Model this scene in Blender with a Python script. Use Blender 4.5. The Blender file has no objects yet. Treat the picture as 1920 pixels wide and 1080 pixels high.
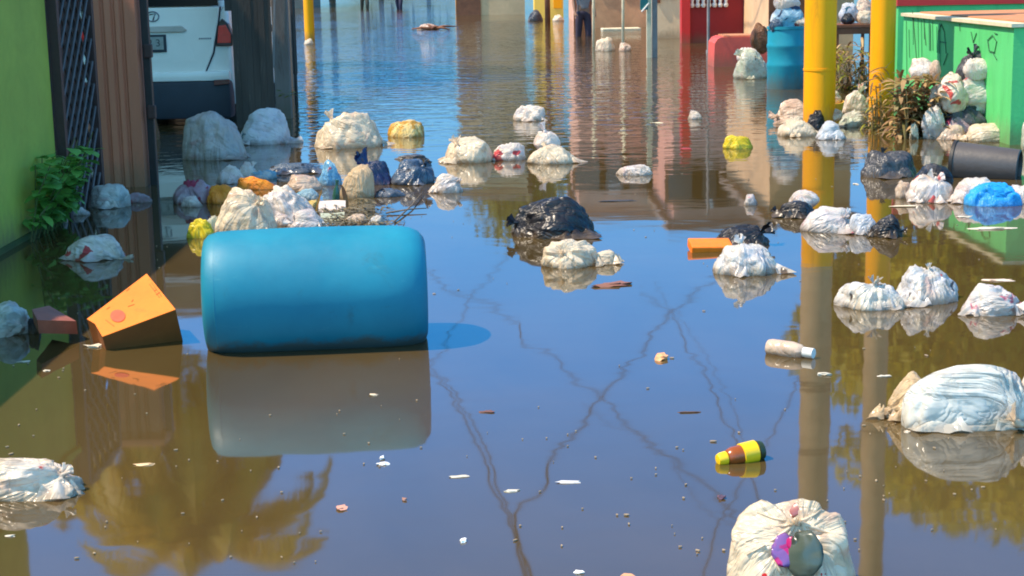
import bpy, bmesh, math, random
import numpy as np
from mathutils import Vector, Matrix, noise
random.seed(7)
S = bpy.context.scene
COL = S.collection

# ------------------------------------------------------------------ camera
F = 3100.0                      # focal length in pixels of the 1920 px photograph
CAMH = 1.55
THETA = math.atan(600.0 / F)
ROLL = -0.020
cam_data = bpy.data.cameras.new("camera")
cam_data.sensor_width = 36.0
cam_data.lens = F / 1920.0 * 36.0
cam_data.clip_end = 2000
cam = bpy.data.objects.new("camera", cam_data)
COL.objects.link(cam)
ROT = Matrix.Rotation(math.pi / 2 - THETA, 3, 'X') @ Matrix.Rotation(ROLL, 3, 'Z')
cam.matrix_world = Matrix.Translation((0, 0, CAMH)) @ ROT.to_4x4()
S.camera = cam

def ray(px, py):
    return ROT @ Vector(((px - 960) / F, -(py - 540) / F, -1.0))
def P(px, py, z=0.0):
    """point of the horizontal plane z seen at photo pixel px, py"""
    r = ray(px, py); k = (z - CAMH) / r.z
    return Vector((r.x * k, r.y * k, z))
def RY(px, py, Y):
    """point at world depth Y on the ray through the pixel"""
    r = ray(px, py); k = Y / r.y
    return Vector((r.x * k, Y, CAMH + r.z * k))
def SC(Y):
    return F / Y

# ------------------------------------------------------------------ sky and sun
SUN = Vector((-0.50, -0.07, 0.78)).normalized()
world = bpy.data.worlds.new("World"); S.world = world; world.use_nodes = True
wn = world.node_tree; wn.nodes.clear()
sky = wn.nodes.new('ShaderNodeTexSky'); sky.sky_type = 'NISHITA'; sky.sun_disc = False
sky.sun_elevation = math.asin(SUN.z)
sky.sun_rotation = math.atan2(SUN.x, SUN.y)
sky.air_density = 1.0; sky.dust_density = 0.1; sky.ozone_density = 3.0
hs = wn.nodes.new('ShaderNodeHueSaturation'); hs.inputs['Saturation'].default_value = 1.25
hs.inputs['Hue'].default_value = 0.5
bg = wn.nodes.new('ShaderNodeBackground'); bg.inputs['Strength'].default_value = 0.134
out = wn.nodes.new('ShaderNodeOutputWorld')
# deep clear blue, a little deeper still towards the horizon (no milky haze in the photograph)
tcw = wn.nodes.new('ShaderNodeTexCoord'); spw = wn.nodes.new('ShaderNodeSeparateXYZ'); wn.links.new(tcw.outputs['Generated'], spw.inputs[0])
rmp = wn.nodes.new('ShaderNodeValToRGB'); wn.links.new(spw.outputs['Z'], rmp.inputs[0])
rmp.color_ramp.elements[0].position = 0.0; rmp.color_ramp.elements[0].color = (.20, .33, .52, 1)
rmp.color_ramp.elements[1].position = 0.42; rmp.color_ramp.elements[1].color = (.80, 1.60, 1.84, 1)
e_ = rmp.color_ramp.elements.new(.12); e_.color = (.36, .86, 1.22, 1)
e_ = rmp.color_ramp.elements.new(.62); e_.color = (2.1, 1.55, 1.15, 1)  # zenith warmed so that the fill light turns neutral
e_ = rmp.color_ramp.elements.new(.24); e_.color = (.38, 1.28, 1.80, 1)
mlt = wn.nodes.new('ShaderNodeMix'); mlt.data_type = 'RGBA'; mlt.blend_type = 'MULTIPLY'; mlt.inputs[0].default_value = 1.0
wn.links.new(sky.outputs[0], hs.inputs['Color']); wn.links.new(hs.outputs[0], mlt.inputs[6]); wn.links.new(rmp.outputs[0], mlt.inputs[7])
# sky behind the camera is brightened and warmed to fill the camera-facing sides
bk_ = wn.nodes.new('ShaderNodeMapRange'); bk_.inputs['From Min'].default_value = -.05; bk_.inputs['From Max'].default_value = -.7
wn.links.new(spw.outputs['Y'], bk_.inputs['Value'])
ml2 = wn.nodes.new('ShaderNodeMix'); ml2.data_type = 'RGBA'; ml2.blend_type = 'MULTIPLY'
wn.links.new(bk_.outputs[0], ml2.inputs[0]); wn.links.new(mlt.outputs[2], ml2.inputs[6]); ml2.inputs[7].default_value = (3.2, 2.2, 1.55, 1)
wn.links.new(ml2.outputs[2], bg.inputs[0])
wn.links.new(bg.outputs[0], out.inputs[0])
sd = bpy.data.lights.new("sun", 'SUN'); sd.energy = 5.0; sd.angle = math.radians(0.6)
sd.color = (1.0, 0.85, 0.66)
sun = bpy.data.objects.new("sun", sd); COL.objects.link(sun)
sun.rotation_euler = SUN.to_track_quat('Z', 'Y').to_euler()
sun.location = SUN * 30
S.view_settings.view_transform = 'Standard'; S.view_settings.look = 'None'
S.view_settings.exposure = 0.58; S.view_settings.gamma = 1.0
S.render.engine = 'CYCLES'
S.render.resolution_x = 1024; S.render.resolution_y = 576
S.cycles.max_bounces = 7; S.cycles.transparent_max_bounces = 8
S.cycles.pixel_filter_type = 'BLACKMAN_HARRIS'; S.cycles.filter_width = 1.9

# ------------------------------------------------------------------ object helpers
def tag(o, label=None, cat=None, group=None, kind=None):
    if label: o['label'] = label
    if cat: o['category'] = cat
    if group: o['group'] = group
    if kind: o['kind'] = kind
    return o
def empty(name, loc, label, cat, group=None):
    o = bpy.data.objects.new(name, None); o.location = loc; o.empty_display_size = 0.1
    COL.objects.link(o)
    return tag(o, label, cat, group)
class MB:
    def __init__(s): s.v = []; s.f = []
    def add(s, vs, fs):
        n = len(s.v); s.v += [tuple(v) for v in vs]; s.f += [tuple(i + n for i in f) for f in fs]; return s
    def box(s, c, d, rz=0.0, rx=0.0, ry=0.0, bev=0.0):
        M = Matrix.Translation(c) @ Matrix.Rotation(rz, 4, 'Z') @ Matrix.Rotation(ry, 4, 'Y') @ Matrix.Rotation(rx, 4, 'X')
        hx, hy, hz = d[0] / 2, d[1] / 2, d[2] / 2
        if bev <= 0:
            vs = [M @ Vector((x, y, z)) for z in (-hz, hz) for y in (-hy, hy) for x in (-hx, hx)]
            fs = [(0, 2, 3, 1), (4, 5, 7, 6), (0, 1, 5, 4), (2, 6, 7, 3), (0, 4, 6, 2), (1, 3, 7, 5)]
            return s.add(vs, fs)
        bm = bmesh.new(); bmesh.ops.create_cube(bm, size=1)
        for v in bm.verts: v.co = Vector((v.co.x * d[0], v.co.y * d[1], v.co.z * d[2]))
        bmesh.ops.bevel(bm, geom=bm.edges[:], offset=bev, segments=2, affect='EDGES', profile=0.6)
        bm.verts.index_update()
        vs = [M @ v.co for v in bm.verts]; fs = [tuple(v.index for v in f.verts) for f in bm.faces]
        bm.free(); return s.add(vs, fs)
    def prism(s, poly, ext):
        """poly: list of Vectors, ext: extrusion vector"""
        n = len(poly); a = [Vector(p) for p in poly]; b = [p + Vector(ext) for p in a]
        fs = [tuple(range(n)), tuple(range(2 * n - 1, n - 1, -1))]
        fs += [(i, i + n, (i + 1) % n + n, (i + 1) % n) for i in range(n)]
        return s.add(a + b, fs)
    def tube(s, pts, r, n=8, cap=True):
        pts = [Vector(p) for p in pts]; m = len(pts)
        if not hasattr(r, '__len__'): r = [r] * m
        vs = []; prev = None
        for i, p in enumerate(pts):
            t = (pts[min(i + 1, m - 1)] - pts[max(i - 1, 0)]).normalized()
            if prev is None:
                a = Vector((0, 0, 1)) if abs(t.z) < .9 else Vector((1, 0, 0))
                u = t.cross(a).normalized()
            else:
                u = (prev - t * prev.dot(t)).normalized()
            prev = u; w = t.cross(u)
            for k in range(n):
                an = 2 * math.pi * k / n
                vs.append(p + (u * math.cos(an) + w * math.sin(an)) * r[i])
        fs = [(i * n + k, i * n + (k + 1) % n, (i + 1) * n + (k + 1) % n, (i + 1) * n + k) for i in range(m - 1) for k in range(n)]
        if cap:
            fs += [tuple(range(n - 1, -1, -1)), tuple((m - 1) * n + k for k in range(n))]
        return s.add(vs, fs)
    def lathe(s, prof, M, n=40):
        """prof: (radius, height) list; M places it (axis = local z)"""
        vs = []; m = len(prof)
        for (r, h) in prof:
            for k in range(n):
                a = 2 * math.pi * k / n
                vs.append(M @ Vector((r * math.cos(a), r * math.sin(a), h)))
        fs = [(i * n + k, i * n + (k + 1) % n, (i + 1) * n + (k + 1) % n, (i + 1) * n + k) for i in range(m - 1) for k in range(n)]
        fs += [tuple(range(n - 1, -1, -1)), tuple((m - 1) * n + k for k in range(n))]
        return s.add(vs, fs)
    def build(s, name, mat, parent=None, smooth=False, origin=None, sub=0):
        me = bpy.data.meshes.new(name)
        if parent is not None: o0 = parent_loc(parent)
        elif origin is not None: o0 = Vector(origin)
        else:
            a = np.array(s.v); o0 = Vector((float(a[:, 0].mean()), float(a[:, 1].mean()), float(a[:, 2].min())))
        me.from_pydata([tuple(Vector(v) - o0) for v in s.v], [], s.f); me.update()
        bm = bmesh.new(); bm.from_mesh(me); bmesh.ops.recalc_face_normals(bm, faces=bm.faces[:]); bm.to_mesh(me); bm.free()
        o = bpy.data.objects.new(name, me); COL.objects.link(o)
        if mat: me.materials.append(mat)
        if smooth:
            me.polygons.foreach_set('use_smooth', [True] * len(me.polygons))
            if smooth != True:
                me.set_sharp_from_angle(angle=math.radians(smooth))
        if parent is not None: o.parent = parent
        else: o.location = o0
        if sub:
            md = o.modifiers.new('sub', 'SUBSURF'); md.levels = sub; md.render_levels = sub
        return o
def parent_loc(p):
    v = Vector(p.location)
    while p.parent is not None:
        p = p.parent; v += Vector(p.location)
    return v

# ------------------------------------------------------------------ materials
def srgb(r, g, b):
    return tuple(((c / 255.0 + .055) / 1.055) ** 2.4 if c > 10 else c / 255.0 / 12.92 for c in (r, g, b)) + (1.0,)
class NT:
    def __init__(s, name):
        s.m = bpy.data.materials.new(name); s.m.use_nodes = True; s.t = s.m.node_tree; s.t.nodes.clear()
        s.o = s.n('ShaderNodeOutputMaterial')
    def n(s, ty, **kw):
        n = s.t.nodes.new(ty)
        for k, v in kw.items(): setattr(n, k, v)
        return n
    def l(s, a, b): s.t.links.new(a, b)
    def coord(s, rnd=True, gen='Object'):
        tc = s.n('ShaderNodeTexCoord')
        if not rnd: return tc.outputs[gen]
        oi = s.n('ShaderNodeObjectInfo'); mu = s.n('ShaderNodeMath', operation='MULTIPLY'); mu.inputs[1].default_value = 57.0
        s.l(oi.outputs['Random'], mu.inputs[0])
        ad = s.n('ShaderNodeVectorMath', operation='ADD'); s.l(tc.outputs[gen], ad.inputs[0]); s.l(mu.outputs[0], ad.inputs[1])
        return ad.outputs[0]
    def scale(s, v, sc):
        m = s.n('ShaderNodeVectorMath', operation='MULTIPLY'); s.l(v, m.inputs[0]); m.inputs[1].default_value = sc; return m.outputs[0]
    def noise(s, v, sc, det=4, rough=.55, dist=0.0):
        n = s.n('ShaderNodeTexNoise'); n.inputs['Scale'].default_value = sc; n.inputs['Detail'].default_value = det
        n.inputs['Roughness'].default_value = rough; n.inputs['Distortion'].default_value = dist
        if v is not None: s.l(v, n.inputs['Vector'])
        return n.outputs['Fac']
    def ramp(s, f, a, b, lo=0.0, hi=1.0):
        m = s.n('ShaderNodeMapRange'); s.l(f, m.inputs['Value'])
        m.inputs['From Min'].default_value = a; m.inputs['From Max'].default_value = b
        m.inputs['To Min'].default_value = lo; m.inputs['To Max'].default_value = hi
        return m.outputs['Result']
    def mix(s, f, a, b):
        m = s.n('ShaderNodeMix', data_type='RGBA')
        for inp, val in ((m.inputs[0], f), (m.inputs[6], a), (m.inputs[7], b)):
            if hasattr(val, 'is_linked') or isinstance(val, bpy.types.NodeSocket): s.l(val, inp)
            else: inp.default_value = val
        return m.outputs[2]
    def bump(s, h, st, dist, nrm=None):
        b = s.n('ShaderNodeBump'); b.inputs['Strength'].default_value = st; b.inputs['Distance'].default_value = dist
        s.l(h, b.inputs['Height'])
        if nrm: s.l(nrm, b.inputs['Normal'])
        return b.outputs[0]
    def pbsdf(s, col, rough=.5, spec=.5, nrm=None, metal=0.0):
        p = s.n('ShaderNodeBsdfPrincipled')
        if isinstance(col, bpy.types.NodeSocket): s.l(col, p.inputs['Base Color'])
        else: p.inputs['Base Color'].default_value = col
        if isinstance(rough, bpy.types.NodeSocket): s.l(rough, p.inputs['Roughness'])
        else: p.inputs['Roughness'].default_value = rough
        p.inputs['Specular IOR Level'].default_value = spec; p.inputs['Metallic'].default_value = metal
        if nrm: s.l(nrm, p.inputs['Normal'])
        return p
    def done(s, sh): s.l(sh.outputs[0] if hasattr(sh, 'outputs') else sh, s.o.inputs['Surface']); return s.m

def c4(c): return tuple(c) + (1.0,) if len(c) == 3 else tuple(c)
_mats = {}
def plain(name, col, rough=.6, var=.25, sc=6.0, bumpd=.004, bsc=40.0, dirt=None, metal=0.0, spec=.5, streak=False, mud=0.0):
    """weathered one-colour paint / plaster / wood: base colour varied by stains, fine bump"""
    if name in _mats: return _mats[name]
    t = NT(name); v = t.coord()
    if streak: v2 = t.scale(v, (1, 1, .12))
    else: v2 = v
    col = c4(col)
    dk = tuple(c * (1 - var) for c in col[:3]) + (1,)
    lt = tuple(min(1, c * (1 + var * .6)) for c in col[:3]) + (1,)
    f = t.ramp(t.noise(v2, sc, 6, .65, .3), .3, .7)
    c = t.mix(f, dk, lt)
    if dirt:
        g = t.ramp(t.noise(v2, sc * 2.7, 8, .7, .8), .56, .70, 0, .8)
        c = t.mix(g, c, c4(dirt))
    if mud:     # dirty tide line left by the flood
        ge = t.n('ShaderNodeNewGeometry'); sp = t.n('ShaderNodeSeparateXYZ'); t.l(ge.outputs['Position'], sp.inputs[0])
        w = t.n('ShaderNodeMath', operation='MULTIPLY_ADD'); t.l(t.noise(t.scale(v, (1, 1, .35)), 11, 6, .75), w.inputs[0]); w.inputs[1].default_value = -.42; t.l(sp.outputs['Z'], w.inputs[2])
        c = t.mix(t.ramp(w.outputs[0], -.19, .02, mud, 0), c, (.16, .11, .06, 1))
    nr = t.bump(t.noise(v, bsc, 5, .6), .5, bumpd)
    m = t.done(t.pbsdf(c, rough, spec, nr, metal)); _mats[name] = m
    return m

def film(name, a, b, marks=(), rough=.24, trans=.34, content=.35, ccol=(.30, .24, .2), stain=.5, fold=.85):
    """thin carrier-bag film: tinted, wrinkled, a little see-through, printed patches"""
    if name in _mats: return _mats[name]
    t = NT(name); v = t.coord()
    c = t.mix(t.ramp(t.noise(v, 7, 3, .5, .4), .35, .65), c4(a), c4(b))
    if content:
        # groceries, cartons and peelings showing through in different colours
        hue = t.n('ShaderNodeValToRGB'); hue.color_ramp.interpolation = 'LINEAR'
        cols = [(.10, .07, .05), c4(ccol)[:3], (.45, .10, .07), (.12, .16, .10), (.50, .34, .16), (.16, .18, .26), c4(ccol)[:3]]
        er = hue.color_ramp.elements; er[0].position = .36; er[0].color = c4(cols[0]); er[1].position = .64; er[1].color = c4(cols[-1])
        for i_, cc_ in enumerate(cols[1:-1]): er.new(.36 + .28 * (i_ + 1) / 6).color = c4(cc_)
        t.l(t.noise(v, 3.1, 1, .4), hue.inputs[0])
        c = t.mix(t.ramp(t.noise(t.scale(v, (1, 1, 1.4)), 8.5, 3, .55, .6), .49, .64, 0, content), c, hue.outputs[0])
    k = 0
    for (mc, sc, th) in marks:
        k += 1
        vv = t.n('ShaderNodeVectorMath', operation='ADD'); t.l(v, vv.inputs[0]); vv.inputs[1].default_value = (13.7 * k, 5.1 * k, 3.3)
        c = t.mix(t.ramp(t.noise(vv.outputs[0], sc, 2, .5, .5), th, th + .025, 0, .92), c, c4(mc))
    ge = t.n('ShaderNodeNewGeometry'); sp = t.n('ShaderNodeSeparateXYZ'); t.l(ge.outputs['Position'], sp.inputs[0])
    wob = t.n('ShaderNodeMath', operation='MULTIPLY_ADD'); t.l(t.noise(v, 22, 3), wob.inputs[0]); wob.inputs[1].default_value = -.07
    t.l(sp.outputs['Z'], wob.inputs[2])
    c = t.mix(t.ramp(wob.outputs[0], -.03, .012, stain, 0), c, (.20, .13, .07, 1))
    at = t.n('ShaderNodeAttribute', attribute_name='mer'); am = t.n('ShaderNodeVectorMath', operation='ADD'); t.l(at.outputs['Vector'], am.inputs[0])
    oi = t.n('ShaderNodeObjectInfo'); mu = t.n('ShaderNodeMath', operation='MULTIPLY'); mu.inputs[1].default_value = 31.0
    t.l(oi.outputs['Random'], mu.inputs[0]); t.l(mu.outputs[0], am.inputs[1])
    def ridge(f, pw=.6):        # sharp stretched creases: |2n-1|
        a_ = t.n('ShaderNodeMath', operation='MULTIPLY_ADD'); t.l(f, a_.inputs[0]); a_.inputs[1].default_value = 2.0; a_.inputs[2].default_value = -1.0
        b_ = t.n('ShaderNodeMath', operation='ABSOLUTE'); t.l(a_.outputs[0], b_.inputs[0])
        c_ = t.n('ShaderNodeMath', operation='POWER'); t.l(b_.outputs[0], c_.inputs[0]); c_.inputs[1].default_value = pw
        return c_.outputs[0]
    n0 = t.bump(ridge(t.noise(v, 6.5, 2, .45, 1.6)), fold * .40, .035)
    n1 = t.bump(ridge(t.noise(am.outputs[0], 2.6, 3, .5, .4)), fold * .55, .035, n0)
    n2 = t.bump(t.noise(v, 45, 3, .55, .8), .12, .006, n1)
    p = t.pbsdf(c, rough, .5, n2)
    tr = t.n('ShaderNodeBsdfTranslucent'); t.l(c, tr.inputs['Color']); t.l(n2, tr.inputs['Normal'])
    mx = t.n('ShaderNodeMixShader'); mx.inputs[0].default_value = trans
    t.l(p.outputs[0], mx.inputs[1]); t.l(tr.outputs[0], mx.inputs[2])
    m = t.done(mx); _mats[name] = m
    return m

def leafmat(name, a, b, trans=.35, rough=.5):
    if name in _mats: return _mats[name]
    t = NT(name); v = t.coord()
    c = t.mix(t.ramp(t.noise(v, 3.5, 4, .6), .35, .65), c4(a), c4(b))
    p = t.pbsdf(c, rough, .4); tr = t.n('ShaderNodeBsdfTranslucent'); t.l(c, tr.inputs['Color'])
    mx = t.n('ShaderNodeMixShader'); mx.inputs[0].default_value = trans
    t.l(p.outputs[0], mx.inputs[1]); t.l(tr.outputs[0], mx.inputs[2])
    m = t.done(mx); _mats[name] = m
    return m

# muddy flood water: brown diffuse body under a fresnel mirror, ripples that grow up the street
def water_mat():
    t = NT('muddy_water'); v = t.coord(False)
    sp = t.n('ShaderNodeSeparateXYZ'); t.l(v, sp.inputs[0])
    silt = t.ramp(t.noise(t.scale(v, (.9, .5, 1)), 1.3, 5, .6, .5), .35, .7)
    c = t.mix(silt, (.062, .041, .014, 1), (.082, .054, .020, 1))
    far = t.ramp(sp.outputs['Y'], 11.5, 24, 0, 1)
    # the breeze roughens the open street (left of the centre) more than the sheltered side
    side = t.ramp(sp.outputs['X'], -2.0, 3.6, 1.0, .55)
    gust = t.ramp(t.noise(t.scale(v, (.25, .16, 1)), 1.0, 3, .5), .3, .62, .35, 1.0)
    m1 = t.n('ShaderNodeMath', operation='MULTIPLY'); t.l(far, m1.inputs[0]); t.l(side, m1.inputs[1])
    m2 = t.n('ShaderNodeMath', operation='MULTIPLY'); t.l(m1.outputs[0], m2.inputs[0]); t.l(gust, m2.inputs[1])
    h1 = t.noise(t.scale(v, (.55, 1.0, 1)), 4.2, 3, .55, .4)
    b1 = t.n('ShaderNodeBump'); b1.inputs['Distance'].default_value = .040; t.l(h1, b1.inputs['Height']); t.l(m2.outputs[0], b1.inputs['Strength'])
    h2 = t.noise(t.scale(v, (.8, 1.0, 1)), 2.6, 2, .5, .2)
    b2 = t.bump(h2, .22, .0045, b1.outputs[0])
    p = t.pbsdf(c, .035, .5, b2); p.inputs['IOR'].default_value = 1.58
    return t.done(p)

M = {}
M['green_wall_shade'] = plain('lime_green_plaster', (.40, .44, .06), .8, .18, 2.5, .003, 60, dirt=(.36, .36, .05), mud=.7)
M['green_wall'] = plain('mint_green_paint', (.10, .58, .18), .6, .16, 3.0, .004, 30, dirt=(.06, .34, .11), streak=True, mud=.55)
M['terracotta'] = plain('terracotta_top', (.55, .22, .10), .8, .2, 6)
M['cream'] = plain('cream_trim', (.72, .62, .42), .7, .15, 8)
M['brown_col'] = plain('reddish_brown_paint', (.52, .17, .09), .6, .16, 5, .003, 50, streak=True, mud=.55)
M['black_metal'] = plain('black_iron', (.022, .018, .018), .5, .3, 8)
M['rust_frame'] = plain('dark_brown_frame', (.055, .025, .022), .55, .3, 8)
M['lattice'] = plain('grey_lattice', (.11, .085, .08), .5, .3, 10)
M['dark_wood'] = plain('weathered_black_wood', (.050, .038, .032), .8, .6, 5, .006, 60, dirt=(.14, .11, .09), streak=True)
M['grey_wood'] = plain('weathered_grey_wood', (.20, .17, .155), .85, .35, 5, .006, 60, dirt=(.10, .06, .05), streak=True, mud=.55)
M['yellow'] = plain('yellow_paint', (1.0, .395, .003), .6, .12, 4, .002, 40, dirt=(.70, .30, .01), spec=.25, streak=True, mud=.55)
M['beige_conc'] = plain('beige_concrete', (.46, .33, .21), .85, .22, 4, .005, 50, dirt=(.28, .19, .12), mud=.55)
M['grey_conc'] = plain('grey_concrete', (.26, .25, .25), .9, .25, 4, .005, 50)
M['tan_house'] = plain('tan_plaster', (.70, .44, .24), .85, .2, 1.2, .004, 30, dirt=(.48, .30, .17))
M['pink_house'] = plain('dusty_pink_plaster', (.68, .37, .26), .85, .22, 1.0, .004, 30, dirt=(.50, .28, .18))
M['beige_wall'] = plain('pale_beige_plaster', (.80, .62, .40), .8, .12, 2, .004, 30, mud=.55)
M['brown_wall'] = plain('earth_brown_wall', (.55, .31, .16), .9, .3, 2, .006, 30)
M['garage'] = plain('garage_brown_grey', (.24, .18, .14), .9, .25, 1.5, .004, 30)
M['red'] = plain('bright_red_paint', (.62, .022, .018), .5, .12, 4, .002, 40, mud=.55)
M['shaded_red'] = plain('shaded_red_paint', (.30, .004, .006), .55, .15, 3, .002, 40, mud=.55)  # the wall's shade is put into this darker red
M['coral'] = plain('coral_red_paint', (.75, .10, .065), .55, .15, 4, .003, 40, mud=.55)
M['white_paint'] = plain('white_paint', (.75, .72, .68), .6, .12, 8)
M['roof'] = plain('roof_metal', (.30, .22, .17), .7, .25, 3)
M['glass'] = plain('window_glass', (.03, .035, .04), .12, .2, 3, .0005, 5)
M['brown_wood'] = plain('brown_plank', (.20, .07, .03), .7, .35, 5, .005, 60)
M['trunk'] = plain('bark', (.15, .11, .08), .9, .35, 6, .02, 25)
M['water'] = water_mat()
M['ground'] = plain('silt_ground', (.16, .11, .07), .95, .3, .8)
M['drum_blue'] = plain('blue_plastic', (.010, .20, .29), .5, .18, 3.5, .0012, 18, spec=.35)
def drum_mat():
    t = NT('worn_blue_plastic'); v = t.coord()
    c = t.mix(t.ramp(t.noise(v, 2.2, 5, .6), .3, .7), (.009, .175, .285, 1), (.015, .24, .355, 1))
    c = t.mix(t.ramp(t.noise(t.scale(v, (.5, 3, 3)), 9, 8, .75, .4), .60, .74, 0, .35), c, (.09, .34, .42, 1))       # pale scuffs
    c = t.mix(t.ramp(t.noise(v, 5, 7, .7, 1.0), .62, .72, 0, .4), c, (.03, .10, .12, 1))                             # dull grime
    ge = t.n('ShaderNodeNewGeometry'); sp = t.n('ShaderNodeSeparateXYZ'); t.l(ge.outputs['Position'], sp.inputs[0])
    w = t.n('ShaderNodeMath', operation='MULTIPLY_ADD'); t.l(t.noise(v, 9, 5, .7), w.inputs[0]); w.inputs[1].default_value = -.12; t.l(sp.outputs['Z'], w.inputs[2])
    c = t.mix(t.ramp(w.outputs[0], -.035, .0, .75, 0), c, (.10, .075, .045, 1))                                       # mud line
    nr = t.bump(t.noise(v, 3, 3), .25, .02); nr = t.bump(t.noise(t.scale(v, (.4, 4, 4)), 30, 4, .7), .15, .001, nr)
    return t.done(t.pbsdf(c, t.ramp(t.noise(v, 6, 5, .7), .3, .7, .38, .62), .35, nr))
M['drum_blue'] = drum_mat()
M['barrel_blue'] = plain('teal_blue_plastic', (.012, .26, .36), .4, .12, 4, .001, 25, mud=.55)
M['cable'] = plain('black_cable', (.012, .010, .014), .6, .2, 8)

# ------------------------------------------------------------------ ground and water
b = MB(); b.add([(-400, -120, -.55), (400, -120, -.55), (400, 900, -.55), (-400, 900, -.55)], [(0, 1, 2, 3)])
tag(b.build('ground', M['ground'], origin=(0, 0, -.55)), kind='structure')
b = MB(); b.add([(-300, -60, 0), (300, -60, 0), (300, 700, 0), (-300, 700, 0)], [(0, 1, 2, 3)])
tag(b.build('flood_water', M['water'], origin=(0, 0, 0)), kind='structure')
GZ = -.5
def col_box(mb, x0, x1, y0, y1, z0, z1):
    mb.box(((x0 + x1) / 2, (y0 + y1) / 2, (z0 + z1) / 2), (abs(x1 - x0), abs(y1 - y0), abs(z1 - z0)))

# ------------------------------------------------------------------ left side of the street
def wallbox(name, px0, px1, Y, H, mat, depth, label, cat, group=None, z0=GZ, parts=None):
    """a building slab whose street-side face is at depth Y between two pixel columns"""
    x0 = RY(px0, 60, Y).x; x1 = RY(px1, 60, Y).x
    b = MB(); col_box(b, x0, x1, Y, Y + depth, z0, H)
    root = empty(name, ((x0 + x1) / 2, Y + depth / 2, z0), label, cat, group)
    b.build('wall', mat, root)
    return root, x0, x1

# lime green garden wall along the street
XW = -2.92
b = MB(); col_box(b, XW - .18, XW, 3.0, 10.62, GZ, 1.5)
r = empty('garden_wall', (XW - .09, 7, GZ), 'lime green plastered wall at the left edge, shaded, plant at its foot', 'wall')
b.build('wall', M['green_wall_shade'], r)
b = MB(); b.box((XW - .09, 6.81, 1.53), (.24, 7.66, .06), bev=.01); b.build('coping', M['green_wall_shade'], r)
b = MB(); col_box(b, XW + .002, XW + .012, 3.0, 10.6, GZ, .035)
b.build('tide_mark', plain('damp_green_plaster', (.05, .085, .02), .7, .3, 8), r)

# grey drain post at the very left edge
p = P(1, 441)
r = empty('drain_post', (p.x, p.y + .1, GZ), 'grey upright pipe at the far left edge before the green wall', 'pipe')
b = MB(); b.tube([(p.x, p.y + .1, GZ), (p.x, p.y + .1, 1.55)], .055, 20); b.build('pipe', M['grey_conc'], r, 40)
b = MB(); b.tube([(p.x, p.y + .1, .02), (p.x, p.y + .1, .09)], .066, 20); b.build('collar', M['black_metal'], r, 40)
b = MB(); b.tube([(p.x - .09, p.y + .22, GZ), (p.x - .09, p.y + .22, 1.3)], .035, 14); b.build('thin_pipe', M['grey_conc'], r, 40)

# lattice gate, seen very obliquely
gy0, gy1, gH = 10.66, 11.62, 1.85
r = empty('lattice_gate', (XW + .03, (gy0 + gy1) / 2, GZ), 'dark iron gate with diagonal lattice between green wall and brown pillar', 'gate')
b = MB()
for y in (gy0 + .03, gy1 - .03): b.box((XW + .03, y, .6), (.06, .06, 2.4))
for z in (-.3, gH - .03): b.box((XW + .03, (gy0 + gy1) / 2, z), (.05, gy1 - gy0 - .12, .05))
b.build('gate_frame', M['rust_frame'], r)
b = MB(); w = gy1 - gy0 - .12; n = 0
for sgn in (-1, 1):
    k = -3.0
    while k < 3.2:
        # line y = c + sgn*(z)  clipped to the frame opening
        pts = []
        ya, yb = gy0 + .06, gy1 - .06; za, zb = -.28, gH - .06
        def zz(y): return (za + k) + (y - ya) * 1.0 if sgn > 0 else (za + k + 1.2) - (y - ya) * 1.0
        y0_, y1_ = ya, yb
        z0_, z1_ = zz(ya), zz(yb)
        def clip(yA, zA, yB, zB):
            for lim, up in ((za, False), (zb, True)):
                if up:
                    if zA > lim and zB > lim: return None
                    if zA > lim: yA += (yB - yA) * (lim - zA) / (zB - zA); zA = lim
                    if zB > lim: yB = yA + (yB - yA) * (lim - zA) / (zB - zA); zB = lim
                else:
                    if zA < lim and zB < lim: return None
                    if zA < lim: yA += (yB - yA) * (lim - zA) / (zB - zA); zA = lim
                    if zB < lim: yB = yA + (yB - yA) * (lim - zA) / (zB - zA); zB = lim
            return yA, zA, yB, zB
        c_ = clip(y0_, z0_, y1_, z1_)
        if c_ and abs(c_[2] - c_[0]) > .03:
            dx = .012 * sgn
            b.tube([(XW + .03 + dx, c_[0], c_[1]), (XW + .03 + dx, c_[2], c_[3])], .0105, 5)
        k += .155
b.build('lattice', M['lattice'], r)
b = MB(); col_box(b, XW - .05, XW - .03, gy0 + .02, gy1 - .02, GZ, gH - .05); b.build('dark_fill_sheet', M['black_metal'], r)  # black sheet added in place of the dark interior behind the lattice

# fluted brown pillar
p0 = P(190, 352); p1 = P(270, 352)
Yc = p0.y; x0, x1 = p0.x, p1.x
prof = []; nfl = 4; W = x1 - x0
xs = [(x0, Yc)]
def fl(c, w, d): return [(x0 + W * (c - w), Yc), (x0 + W * (c - w * .35), Yc + d), (x0 + W * (c + w * .35), Yc + d), (x0 + W * (c + w), Yc)]
for c in (.26, .50, .70): xs += fl(c, .055, .022)
xs += [(x1, Yc), (x1, Yc + .34), (x0, Yc + .34)]
r = empty('fluted_pillar', ((x0 + x1) / 2, Yc + .15, GZ), 'reddish brown fluted pillar left of the parked white car', 'pillar')
b = MB(); b.prism([Vector((x, y, GZ)) for x, y in xs], (0, 0, 2.42)); b.build('shaft', M['brown_col'], r)
b = MB(); b.box(((x0 + x1) / 2, Yc + .17, 1.955), (W + .08, .42, .07), bev=.012); b.build('cap', M['brown_col'], r)
xb = x1 + .045
r = empty('gate_post', (xb, Yc + .12, GZ), 'thin black iron post right against the brown fluted pillar', 'post')
b = MB(); b.box((xb, Yc + .12, .72), (.055, .06, 2.44), bev=.006); b.build('post', M['black_metal'], r)
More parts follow.
